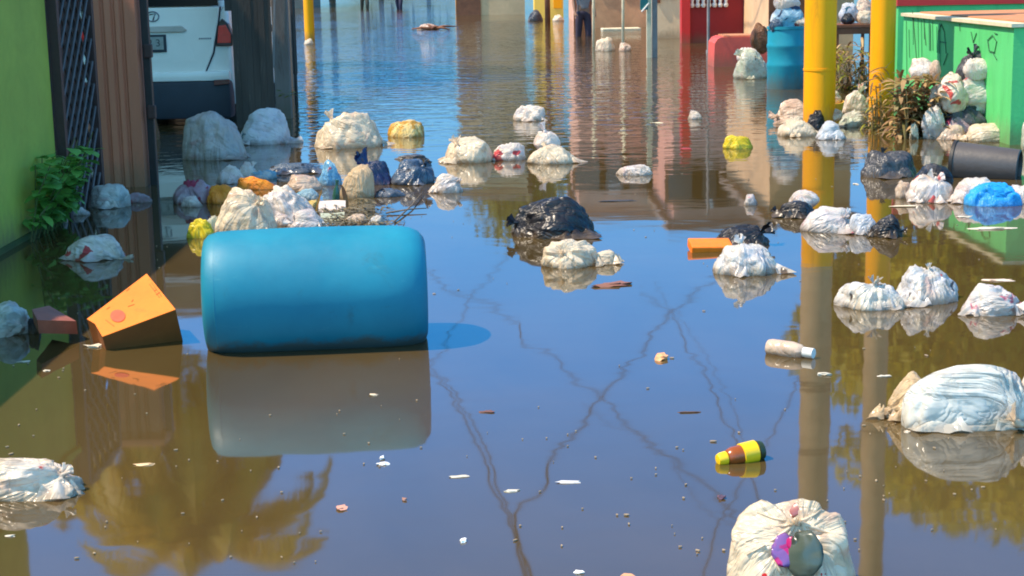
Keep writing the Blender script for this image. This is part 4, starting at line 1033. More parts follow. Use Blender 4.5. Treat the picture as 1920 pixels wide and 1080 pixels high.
# standing blue barrel
p = P(1478, 168); rb = 34 / SC(p.y + .2); c = Vector((p.x, p.y + rb, 0)); zt = RY(1478, 50, c.y - .05).z
br = empty('blue_barrel', (c.x, c.y, GZ), 'teal blue barrel standing upright beside the thick yellow pole, rubbish on top', 'barrel')
prof = [(rb * .9, GZ), (rb, GZ + .03), (rb * 1.0, .25), (rb * 1.03, .275), (rb * 1.03, .31), (rb * .99, .335), (rb * 1.0, zt - .27), (rb * 1.03, zt - .25), (rb * 1.03, zt - .22), (rb * .99, zt - .2), (rb * .99, zt - .05), (rb * .96, zt - .02)]
mb = MB(); mb.lathe([q for q in prof], Matrix.Translation((c.x, c.y, 0)), 48); mb.build('shell', M['barrel_blue'], br, smooth=40)
mb = MB(); mb.lathe([(rb * .97, 0), (rb * 1.035, 0), (rb * 1.035, .035), (rb * .97, .035)], Matrix.Translation((c.x, c.y, zt - .03)), 48); mb.build('rim', M['barrel_blue'], br, smooth=40)
Yb2 = c.y
bag(1444, 1508, 6, 52, BM['paleblue'], 'pale blue and white bag piled on the standing barrel', Y=Yb2, kd=(-.6, -.4, -.5), kl=.2, dr=.75, zb=zt - .02)
bag(1450, 1500, -14, 20, BM['white'], 'white bag at the very top of the barrel pile', Y=Yb2 + .02, knot=False, zb=zt + .2)
bag(1442, 1466, 34, 56, BM['slate'], 'dark teal scrap hanging at the left rim of the barrel', Y=Yb2 - .12, knot=False, zb=zt - .06)
bag(1488, 1512, 30, 53, BM['creamred'], 'pale red-marked scrap at the right rim of the barrel', Y=Yb2 - .1, knot=False, zb=zt - .02)

# plank table with rubbish between the poles
p = P(1602, 150); Yt = p.y
a_, c_ = RY(1564, 55, Yt), RY(1640, 55, Yt); zt = RY(1600, 46, Yt).z; zb_ = RY(1600, 64, Yt).z
t = empty('plank_table', ((a_.x + c_.x) / 2, Yt + .3, GZ), 'brown plank table loaded with rubbish between the two nearer yellow poles', 'table')
mb = MB(); mb.box(((a_.x + c_.x) / 2, Yt + .3, zt - .02), (c_.x - a_.x, .6, .04), bev=.005); mb.build('tabletop', M['brown_wood'], t)
mb = MB(); mb.box(((a_.x + c_.x) / 2, Yt + .03, (zt - .042 + zb_) / 2), (c_.x - a_.x - .03, .03, zt - .042 - zb_)); mb.build('apron', M['brown_wood'], t)
for x in (a_.x + .05, c_.x - .04):
    for y in (Yt + .05, Yt + .55):
        mb = MB(); mb.box((x, y, (zt + GZ) / 2 - .03), (.04, .04, zt - GZ - .05)); mb.build('leg', M['brown_wood'], t)
bag(1572, 1608, 4, 47, BM['bluemark'], 'white bag with dark print on the plank table', Y=Yt + .25, knot=False, zb=zt + .0)
bag(1576, 1602, 24, 47, BM['black'], 'black bag at the front of the plank table', Y=Yt + .12, knot=False, zb=zt)
bag(1600, 1640, -6, 36, BM['peach'], 'pinkish bag on the right side of the plank table', Y=Yt + .32, knot=False, zb=zt)
bag(1606, 1636, 18, 47, BM['cream'], 'pale yellow bag on the right front corner of the plank table', Y=Yt + .12, knot=False, zb=zt)

# bowl wedged at the thick yellow pole
p = P(1556, 216); mb = MB(); rw = 24 / SC(p.y)
mb.lathe([(rw * .5, -.06), (rw * .8, .0), (rw * .96, .08), (rw * 1.02, .15), (rw * .94, .15), (rw * .86, .06), (rw * .4, .0)], Matrix.Translation((p.x, p.y - .02, 0)) @ Matrix.Rotation(.15, 4, 'X'), 32)
tag(mb.build('yellow_bowl', plain('mustard_plastic', (.75, .42, .05), .4, .15, 6), smooth=40), 'mustard yellow bowl with scraps at the foot of the thick yellow pole', 'bowl')
bag(1534, 1578, 164, 186, BM['creamred'], 'scraps heaped in the mustard yellow bowl', name='bowl_scraps', cat='scraps', Y=p.y, knot=False, zb=.10, crumple=1.6, group=None)

# overturned black bucket
p0 = P(1800, 338); p1 = P(1905, 352)
cY = p0.y + .22
e0 = RY(1790, 300, cY + .05); e1 = RY(1912, 312, cY - .12)
axb = (e1 - e0).normalized(); Lb = (e1 - e0).length; rb0 = 40 / SC(cY); rb1 = 34 / SC(cY)
mid0 = Vector((e0.x, e0.y, rb0 * .62))
axb = Vector((axb.x, axb.y - .1, -.05)).normalized()
MBk = Matrix.Translation(mid0) @ axb.to_track_quat('Z', 'Y').to_matrix().to_4x4()
bk = empty('overturned_bucket', (mid0.x + axb.x * Lb / 2, mid0.y, 0), 'dark grey bucket lying on its side behind the blue cloth', 'bucket')
mb = MB(); mb.lathe([(rb0 * .93, .01), (rb0, 0), (rb0 * .99, .05), (rb1, Lb), (rb1 * .9, Lb + .005), (rb1 * .88, Lb - .02), (rb0 * .9, .03)], MBk, 48)
mb.build('body', plain('charcoal_plastic', (.075, .065, .065), .45, .2, 4), bk, smooth=40)
mb = MB(); mb.lathe([(rb0 * 1.0, -.012), (rb0 * 1.06, -.012), (rb0 * 1.06, .012), (rb0 * 1.0, .012)], MBk, 48); mb.build('rim', M['black_metal'], bk, smooth=40)
mb = MB(); mb.lathe([(.01, 0), (rb1 * .86, 0), (rb1 * .86, .012), (.01, .012)], MBk @ Matrix.Translation((0, 0, Lb - .03)), 40); mb.build('base', M['black_metal'], bk, smooth=40)

# ------------------------------------------------------------------ orange box
ORB = plain('orange_cardboard', (.92, .215, .018), .75, .14, 5, .003, 50, dirt=(.66, .15, .02))
ORD = plain('brown_cardboard', (.22, .065, .010), .75, .2, 6, .002, 60)
def RYs(px, py, Y): return RY(px, py, Y)
c1 = RYs(275, 513, 7.14); c2 = RYs(329, 580, 6.90); c3 = RYs(192, 631, 6.78)
nrm_ = (c1 - c3).cross(c2 - c3).normalized()
if nrm_.dot(ray(240, 580)) > 0: nrm_ = -nrm_
def on_plane(px, py, up=0.0):
    rr = ray(px, py); o = Vector((0, 0, CAMH)); k = (c2 - o).dot(nrm_) / rr.dot(nrm_); return o + rr * k + nrm_ * up
c0 = on_plane(163, 598); c4_ = on_plane(178, 607)
quad = [c0, c1, c2, c3, c4_]
ext = -nrm_ * .17 + Vector((0, 0, -.03))
bx = empty('cardboard_box', (sum((q.x for q in quad)) / 5, 6.95, 0), 'tilted orange box half sunk left of the blue drum', 'box')
mb = MB(); mb.prism([q - nrm_ * .004 for q in quad], ext); mb.build('sides', ORD, bx)
mb = MB(); mb.prism(quad, -nrm_ * .0035); mb.build('lid', ORB, bx)
def on_lid(px, py, up=.0015):
    return on_plane(px, py, up)
mb = MB(); n = 28; cc = on_lid(221, 593)
ring = [on_lid(221 + 14 * math.cos(2 * math.pi * i / n), 593 + 11.5 * math.sin(2 * math.pi * i / n)) for i in range(n)]
mb.prism(ring, nrm_ * .0015); mb.build('red_seal', plain('red_seal_ink', (.80, .085, .03), .6, .2, 40), bx)
mb = MB()
for pts in ([(250, 562), (247, 566)], [(240, 575), (252, 571)], [(280, 533), (299, 558)], [(284, 530), (303, 556)], [(289, 546), (294, 543)], [(293, 553), (300, 548)], [(237, 546), (243, 541)], [(200, 580), (206, 576)], [(198, 600), (214, 612)]):
    mb.tube([on_lid(x, y, .001) for x, y in pts], .0013, 5)
mb.build('printed_marks', plain('brown_ink', (.32, .10, .02), .7), bx)
# brown wedge at the left
a0, a1, a2, a3 = P(58, 622, .0), RY(56, 580, 7.05), RY(88, 574, 7.2), RY(143, 600, 7.0)
mb = MB()
t0 = RY(60, 580, 7.0); t1 = RY(92, 573, 7.25); t2 = RY(143, 602, 7.02); t3 = RY(70, 600, 6.85)
mb.prism([t0, t1, t2, t3], (0.0, .01, -.06))
tag(mb.build('wooden_wedge', plain('red_brown_wood', (.30, .085, .045), .6, .3, 8, .003, 50)), 'red-brown wooden wedge afloat between the left striped bag and the orange box', 'wood')
bag(52, 78, 590, 626, BM['black'], 'small dark strap of film between the striped bag and the brown wedge', name='film_scrap', cat='film', knot=False, group=None)

# little floating bits one could pick out
def chip(px, py, w, h, col, label, name='foam_bit', cat='foam', rz=0.0, tall=.35, seed=0, grp='small floating bits', rough=.6):
    p = P(px, py + h / 2); s = SC(p.y); L = w / s; Dp = max(h / s * 1.6, L * .25); H = max(h / s * tall * .7, .004)
    vs, fs = ico(2); so = Vector((px, py, seed)); mb = MB(); c, q = math.cos(rz), math.sin(rz)
    out = []
    for u in vs:
        r = 1 + .9 * noise.noise(u * 1.4 + so) + .4 * noise.noise(u * 3.1 + so)
        v = Vector([math.copysign(abs(t) ** .7, t) for t in u]) * r; x, y = v.x * L / 2, v.y * Dp / 2
        out.append((p.x + x * c - y * q, p.y + x * q + y * c, v.z * H * .7 + H * .3))
    mb.add(out, fs)
    nm = 'chip_' + '_'.join(str(int(k * 100)) for k in col)
    return tag(mb.build(name, plain(nm, col, rough, .15, 20, .001, 60), smooth=40), label, cat, grp)
FW = (.62, .56, .46); FB = (.10, .05, .03); FC = (.70, .35, .18)
chip(175, 646, 34, 9, FW, 'white foam stick touching the lower corner of the orange box', rz=-.2, tall=.7)
chip(1240, 665, 24, 17, (.80, .36, .16), 'orange and white cap-like bit alone between the cables', 'bottle_cap', 'cap', tall=.8)
chip(915, 768, 24, 9, (.16, .07, .05), 'brown nut-like bit just right of the drum mirror image', 'wood_bit', 'wood')
chip(1291, 771, 34, 5, FB, 'thin dark twig below the orange and white cap', 'wood_bit', 'wood')
chip(1162, 374, 56, 6, (.05, .045, .05), 'dark flat stick floating above the creased cream bag', 'wood_bit', 'wood')
chip(1148, 527, 62, 16, (.24, .10, .07), 'red-brown stick with ragged ends below the creased cream bag', 'wood_bit', 'wood', rz=.12, tall=.5)
chip(860, 890, 36, 8, FW, 'pale foam sliver right below the drum mirror image', rz=.12)
chip(960, 917, 28, 8, FW, 'short pale sliver beside the lower cable crossing', rz=.25)
chip(1067, 902, 48, 6, (.62, .60, .60), 'long grey-white sliver right of the lower cable bend')
chip(869, 1011, 13, 9, (.9, .9, .9), 'round bright white bead near the bottom centre', tall=.8)
chip(640, 948, 18, 13, (.62, .30, .22), 'small reddish nut near the palm mirror image', 'wood_bit', 'wood', tall=.6)
chip(759, 934, 9, 8, (.34, .18, .14), 'tiny brown seed between the reddish nut and the slivers', 'wood_bit', 'wood', tall=.7)
chip(718, 866, 22, 9, (.85, .85, .88), 'white crumb right below the lower rim of the drum mirror image', tall=.6)
chip(716, 856, 9, 8, (.85, .85, .88), 'tiny white crumb on top of the larger crumb below the drum', tall=.8)
chip(1085, 1070, 18, 8, (.9, .9, .88), 'white bead at the bottom edge, left one of two', tall=.7)
chip(1178, 1078, 30, 14, FC, 'peach bit cut by the bottom edge', tall=.8)
chip(272, 868, 40, 7, (.72, .50, .28), 'tan sliver on the palm mirror image')
chip(1865, 425, 68, 8, FW, 'flat white foam sheet at the right below the blue cloth', tall=.5)
chip(1808, 404, 28, 6, FW, 'short white foam strip left of the foam sheet')
chip(1875, 521, 50, 10, (.80, .62, .50), 'peach and white strip above the rightmost of the three bags', rz=.05)
chip(1695, 384, 50, 6, (.80, .66, .48), 'pale sliver below the round beige bag')
chip(1605, 342, 10, 7, FW, 'tiny white crumb left of the charcoal domed bag')
chip(1545, 698, 24, 9, FW, 'white crumb on the thick pole mirror image', tall=.6)
chip(1658, 703, 20, 6, FW, 'white crumb on the thin pole mirror image', tall=.6)
chip(1286, 275, 20, 10, (.30, .03, .03), 'dark red scrap in the red pier mirror image', 'scrap', 'scrap')
chip(700, 738, 16, 6, (.66, .52, .38), 'pale crumb in the brown drum mirror image, right one')
chip(47, 676, 20, 5, FW, 'white sliver on the green mirror image, left one')
chip(88, 693, 12, 5, FW, 'white sliver on the green mirror image, right one')
chip(1700, 806, 12, 8, (.6, .5, .4), 'crumb beside the tan torn film end')
chip(1232, 228, 24, 6, (.8, .7, .5), 'pale sliver before the pink house mirror image')
chip(20, 1003, 18, 5, FW, 'white sliver at the bottom left edge')
chip(1352, 928, 12, 12, (.10, .05, .08), 'dark bud at the end of the diagonal cable', 'wood_bit', 'wood', tall=.7)
# fine flecks of scum
mb = MB(); rs = random.Random(21)
for i in range(750):
    Y = 4.2 + rs.random() ** 1.5 * 22; x = rs.uniform(-.36, .36) * Y
    if noise.noise(Vector((x * .7, Y * .5, 3))) < -.02 and rs.random() < .8: continue
    s = rs.uniform(.0012, .0034) * (1 if rs.random() < .93 else 1.8); a = rs.uniform(0, 3.14); e = rs.uniform(1, 2.6)
    v = []
    for k in range(6):
        t = k * math.pi / 3 + a; px_, py_ = s * e * math.cos(t), s * math.sin(t)
        v.append((x + px_ * math.cos(a) - py_ * math.sin(a), Y + px_ * math.sin(a) + py_ * math.cos(a), .0015))
    w = [(p_[0], p_[1], .0045) for p_ in v]
    mb.add(v + w, [(6, 7, 8, 9, 10, 11)] + [(k, (k + 1) % 6, 6 + (k + 1) % 6, 6 + k) for k in range(6)])
tag(mb.build('floating_flecks', plain('scum', (.38, .28, .18), .7, .4, 20)), 'fine pale flecks and crumbs scattered over the brown water', 'debris', kind='stuff')

# ------------------------------------------------------------------ yellow and brown bottle
YB = plain('lemon_plastic', (.90, .58, .01), .4, .08, 8, .0008); BB = plain('amber_brown_plastic', (.30, .07, .012), .25, .2, 8, .0008)
b0 = P(1346, 873); b1 = P(1428, 862); axv = (b1 - b0); LB = axv.length; axv.normalize(); b0.z = .012; b0.y += .02
MT = Matrix.Translation(b0) @ (axv + Vector((0, .0, .09))).normalized().to_track_quat('Z', 'Y').to_matrix().to_4x4()
r_ = .034
bt = empty('squeeze_bottle', (b0.x + LB / 2, b0.y, 0), 'small bottle with yellow cap, brown neck and yellow label floating alone', 'bottle')
mb = MB(); mb.lathe([(.004, 0), (r_ * .5, .002), (r_ * .62, .012), (r_ * .66, LB * .2), (r_ * .6, LB * .21)], MT, 28); mb.build('cap', YB, bt, smooth=40)
mb = MB(); mb.lathe([(r_ * .5, LB * .2), (r_ * .72, LB * .24), (r_ * .9, LB * .34), (r_ * .94, LB * .55), (r_ * .9, LB * .95), (r_ * .6, LB), (.004, LB)], MT, 28); mb.build('body', BB, bt, smooth=40)
mb = MB(); mb.lathe([(r_ * .95, LB * .54), (r_ * 1.05, LB * .55), (r_ * 1.08, LB * .87), (r_ * .95, LB * .88)], MT, 28); mb.build('label', YB, bt, smooth=40)
mb = MB(); mb.lathe([(r_ * .85, LB * .90), (r_ * .98, LB * .91), (r_ * .85, LB * 1.03), (.004, LB * 1.04)], MT, 28); mb.build('base', plain('dark_green_plastic', (.03, .05, .02), .4), bt, smooth=40)
# cream tube / bottle at the thick pole reflection
b0 = P(1442, 664); b1 = P(1528, 676); axv = (b1 - b0); LB = axv.length; axv.normalize(); b0.z = .022; b0.y += .03
MT = Matrix.Translation(b0) @ axv.to_track_quat('Z', 'Y').to_matrix().to_4x4(); r_ = .036
bt = empty('plastic_bottle', (b0.x + LB / 2, b0.y, 0), 'cream coloured bottle with a white cap lying across the thick pole mirror image', 'bottle')
mb = MB(); mb.lathe([(.004, 0), (r_ * .9, .004), (r_, .02), (r_ * 1.0, LB * .55), (r_ * .8, LB * .72), (r_ * .5, LB * .8)], MT, 24); mb.build('body', BM['peach'], bt, smooth=40)
mb = MB(); mb.lathe([(.004, LB * .78), (r_ * .56, LB * .79), (r_ * .56, LB), (.004, LB)], MT, 24); mb.build('cap', M['white_paint'], bt, smooth=40)
# orange tray
a_ = P(1295, 474); c_ = P(1374, 472)
mb = MB(); w = c_.x - a_.x
mb.box(((a_.x + c_.x) / 2, a_.y + .07, .02), (w, .14, .05), rz=.08, rx=.22, ry=.03, bev=.008)
tag(mb.build('orange_tray', plain('orange_plastic', (.95, .20, .006), .5, .2, 12)), 'bright orange flat tray left of the white bag with dark contents', 'tray')
# items in the mat behind the drum
def sheet(px0, px1, yt, yb, Y, mat, name, label, cat, lean=.25, th=.008, skew=0):
    a = RY(px0, yb, Y); b_ = RY(px1, yb, Y); c = RY(px1 + skew, yt, Y + lean); d = RY(px0 + skew, yt, Y + lean)
    mb = MB(); nx, ny = 8, 8; g = []
    for j in range(ny + 1):
        for i in range(nx + 1):
            u, v = i / nx, j / ny; q = a.lerp(b_, u).lerp(d.lerp(c, u), v)
            q += Vector((0, .02 * noise.noise(q * 6), .01 * noise.noise(q * 7 + Vector((5, 5, 5))))); g.append(q)
    n = len(g); mb.add(g + [q + Vector((0, th, -.002)) for q in g], [])
    fs = []
    for j in range(ny):
        for i in range(nx):
            k = j * (nx + 1) + i; fs += [(k, k + 1, k + nx + 2, k + nx + 1), (k + n, k + n + nx + 1, k + n + nx + 2, k + n + 1)]
    bd = [i for i in range(nx + 1)] + [j * (nx + 1) + nx for j in range(1, ny + 1)] + [ny * (nx + 1) + i for i in range(nx - 1, -1, -1)] + [j * (nx + 1) for j in range(ny - 1, 0, -1)]
    fs += [(bd[i], bd[(i + 1) % len(bd)], bd[(i + 1) % len(bd)] + n, bd[i] + n) for i in range(len(bd))]
    mb.f += fs
    return tag(mb.build(name, mat, smooth=30), label, cat)
Yd = P(660, 372).y
bag(636, 704, 308, 372, BM['tan'], 'tan paper sack leaning against the left side of the navy bag', name='paper_sack', cat='sack', knot=False, flat=.35, group=None, dr=.6, crumple=.7, kd=(0, 0, 1))
bag(598, 642, 298, 348, film('sky_blue_film', (.16, .42, .70), (.30, .58, .78), (((.45, .01, .03), 7, .60),), content=0, trans=.15), 'crumpled sky blue wrapper with a dark red print left of the tan paper sack', name='blue_wrapper', cat='wrapper', knot=False, group=None, dr=.5, crumple=1.5, kd=(0, 0, 1))
sheet(597, 648, 376, 398, P(620, 398).y, plain('printed_carton', (.70, .60, .56), .7, .15, 20, dirt=(.55, .2, .2)), 'food_carton', 'white carton with faint red print just behind the drum', 'carton', .05)
sheet(601, 646, 399, 414, P(620, 414).y, plain('green_carton', (.42, .46, .36), .7, .2, 10), 'food_carton', 'pale green carton lid lying below the white carton behind the drum', 'carton', .12)
mb = MB(); q = P(628, 378); mb.lathe([(.024, 0), (.026, .05), (.022, .09), (.010, .12), (.010, .15), (.012, .15), (.012, .165), (.001, .166)], Matrix.Translation((q.x, q.y + .05, -.02)) @ Matrix.Rotation(.1, 4, 'Y'), 20)
tag(mb.build('green_bottle', plain('green_glass', (.03, .10, .07), .1, .2, 6), smooth=40), 'small dark green bottle standing behind the white carton', 'bottle')
def leaf_blade(mb, p, d, L, w, droop=.5, seg=5):
    d = Vector(d).normalized(); side = d.cross(Vector((0, 0, 1)))
    side = side.normalized() if side.length > 1e-3 else Vector((1, 0, 0)); pts = []; cur = Vector(p); vs = []
    for i in range(seg + 1):
        t = i / seg; ww = w * math.sin(math.pi * min(1, .12 + t * .88)) ** .7 * (1 if i < seg else .05)
        vs += [cur - side * ww / 2, cur + side * ww / 2 + Vector((0, 0, ww * .15))]
        cur = cur + d * L / seg; d = (d + Vector((0, 0, -droop / seg * 1.5))).normalized()
    mb.add(vs, [(2 * i, 2 * i + 1, 2 * i + 3, 2 * i + 2) for i in range(seg)])
LFB = leafmat('brown_leaf', (.25, .10, .03), (.16, .13, .03), .3)
for px, py, lab in ((592, 402, 'olive pointed leaf upright left of the white carton'), (652, 392, 'brown pointed leaf upright right of the white carton')):
    mb = MB(); q = P(px, py); leaf_blade(mb, (q.x, q.y, .01), (.25 if px < 620 else -.2, .1, .9), .16, .055, .1)
    tag(mb.build('dead_leaf', LFB, smooth=True), lab, 'leaf')
# raft of dead plant matter
mb = MB(); rs = random.Random(4)
for i in range(900):
    px = rs.gauss(650, 45); py = rs.uniform(392, 432) if rs.random() < .8 else rs.uniform(375, 432)
    if px < 545 or px > 760: continue
    q = P(px, py); a = rs.uniform(0, 6.28); L = rs.uniform(.02, .12)
    leaf_blade(mb, (q.x, q.y, rs.uniform(.0, .035)), (math.cos(a), math.sin(a), rs.uniform(-.1, .35)), L, rs.uniform(.004, .02), .3, 3)
tag(mb.build('plant_debris', leafmat('dry_debris', (.22, .17, .09), (.10, .08, .035), .15)), 'raft of dead leaves and twigs washed up behind the blue drum', 'debris', kind='stuff')
for (x0_, y0_, x1_, y1_, lab) in ((725, 402, 800, 396, 'long thin twig poking right out of the raft behind the drum'), (740, 418, 792, 366, 'curved twig rising from the raft behind the drum'), (480, 196, 552, 166, 'dry twig beside the weathered grey post')):
    a_, c_ = P(x0_, y0_), P(x1_, y1_)
    if y0_ < 300: c_ = RY(x1_, y1_, a_.y + .1)
    mb = MB(); m_ = (a_ + c_) / 2 + Vector((.02, .03, .02)); mb.tube([a_ + Vector((0, 0, .01)), m_, c_ + Vector((0, 0, .02))], [.006, .005, .003], 5)
    tag(mb.build('twig', M['trunk'], smooth=True), lab, 'twig', 'loose twigs')
# branch afloat far up the street
q = P(810, 56); mb = MB()
for (dx, dy, dz, L) in ((-1, .2, .05, .55), (1, .1, .12, .65), (.4, -.5, .2, .3), (-.3, .4, .25, .3), (.9, -.3, .02, .5)):
    d = Vector((dx, dy, dz)).normalized(); mb.tube([q + Vector((0, 0, .02)), q + d * L * .5 + Vector((0, 0, .05)), q + d * L], [.05, .035, .012], 6)
tag(mb.build('floating_branch', M['brown_wood'], smooth=True), 'brown forked branch floating far up the street', 'branch')
bag(782, 822, 44, 56, BM['peach'], 'pinkish scrap caught on the floating branch', knot=False)

# ------------------------------------------------------------------ plants
GL = leafmat('shade_green_leaf', (.12, .30, .05), (.20, .44, .09), .35)
mb = MB(); st = MB(); rs = random.Random(12)
pr_ = empty('wall_vine', (XW + .1, 10.2, 0), 'broad-leaved green plant at the foot of the lime green wall', 'plant')
for i in range(26):
    y = rs.uniform(9.7, 10.6); x0_ = XW + .03; h = rs.uniform(.15, .62); lean = rs.uniform(-.02, .26)
    st.tube([(x0_, y, -.1), (x0_ + lean * .4, y, h * .5), (x0_ + lean, y + rs.uniform(-.1, .1), h)], [.007, .005, .003], 5)
    for k in range(13):
        t = rs.uniform(.15, 1); p = Vector((x0_ + lean * t, y, h * t)); a = rs.uniform(0, 6.28)
        leaf_blade(mb, p, (math.cos(a) * .8 + .2, math.sin(a), rs.uniform(-.2, .6)), rs.uniform(.07, .15), rs.uniform(.05, .10), .6, 4)
st.build('stems', leafmat('green_stem', (.10, .16, .04), (.12, .10, .04), .1), pr_); mb.build('leaves', GL, pr_)
mb = MB(); q = RY(545, 176, 17.7)
for i in range(14): leaf_blade(mb, q + Vector((rs.uniform(-.12, .1), rs.uniform(-.05, .05), rs.uniform(-.03, .03))), (rs.uniform(-1, 1), rs.uniform(-.6, .2), rs.uniform(-.2, .5)), .08, .035)
tag(mb.build('leaf_sprig', YGR), 'small yellow green sprig at the foot of the weathered grey post', 'sprig')
# dry maize-like clump and green weeds at the right
def clump(px0, px1, yt, yb, n, mats, label, name, L=(.12, .34), w=(.012, .04), Yoff=.0, seed=1, up=.55, droop=1.0):
    rs = random.Random(seed); q = P((px0 + px1) / 2, yb); r = empty(name, (q.x, q.y + .2, 0), label, 'plant'); mbs = [MB() for _ in mats]; st = MB()
    for i in range(n):
        px = rs.uniform(px0, px1); Y = q.y + rs.uniform(0, .35) + Yoff; p = RY(px, yb - (yb - yt) * rs.random() ** 1.3 * .85, Y); p.z = max(p.z, .0)
        a = rs.uniform(0, 6.28)
        leaf_blade(mbs[i % len(mats)], p, (math.cos(a), math.sin(a) * .7, rs.uniform(-.2, 1) * up * 2), rs.uniform(*L), rs.uniform(*w), droop * rs.uniform(.4, 1.6), 5)
        if i % 9 == 0: st.tube([(p.x, p.y, -.3), (p.x + .02, p.y, p.z * .5), p], [.012, .009, .005], 5)
    for m_, (nm, mt) in zip(mbs, mats): m_.build(nm, mt, r, smooth=True)
    st.build('stems', leafmat('straw_stem', (.40, .28, .10), (.28, .18, .07), .1), r)
DRY = leafmat('straw_leaf', (.62, .42, .20), (.40, .22, .10), .3); DBR = leafmat('dead_brown_leaf', (.22, .11, .05), (.12, .07, .03), .2)
WG = leafmat('weed_green', (.30, .30, .03), (.45, .38, .06), .4)
clump(1680, 1772, 130, 262, 620, (('dry_leaves', DRY), ('brown_leaves', DBR), ('straw_leaves', DRY), ('green_leaves', leafmat('olive_drab_leaf', (.22, .17, .05), (.3, .2, .07), .3))), 'heap of dry maize leaves at the foot of the mint planter wall', 'dry_maize', (.10, .26), (.022, .06), seed=3, Yoff=.1)
clump(1628, 1690, 165, 248, 200, (('green_leaves', WG), ('dry_leaves', DRY)), 'yellow green weeds growing round the thinner yellow pole', 'weed_clump', (.10, .26), (.008, .022), seed=5, Yoff=.15)
clump(1640, 1664, 105, 240, 36, (('dry_leaves', DRY),), 'tall dry stalk with drooping leaves against the thinner yellow pole', 'dry_stalk', (.12, .24), (.015, .04), seed=8, Yoff=-.15, up=.8)
clump(1566, 1640, 70, 190, 330, (('green_leaves', WG), ('brown_leaves', DBR), ('dry_leaves', DRY)), 'tangled weeds under the plank table', 'weed_thicket', (.12, .34), (.012, .035), seed=9, Yoff=1.6)

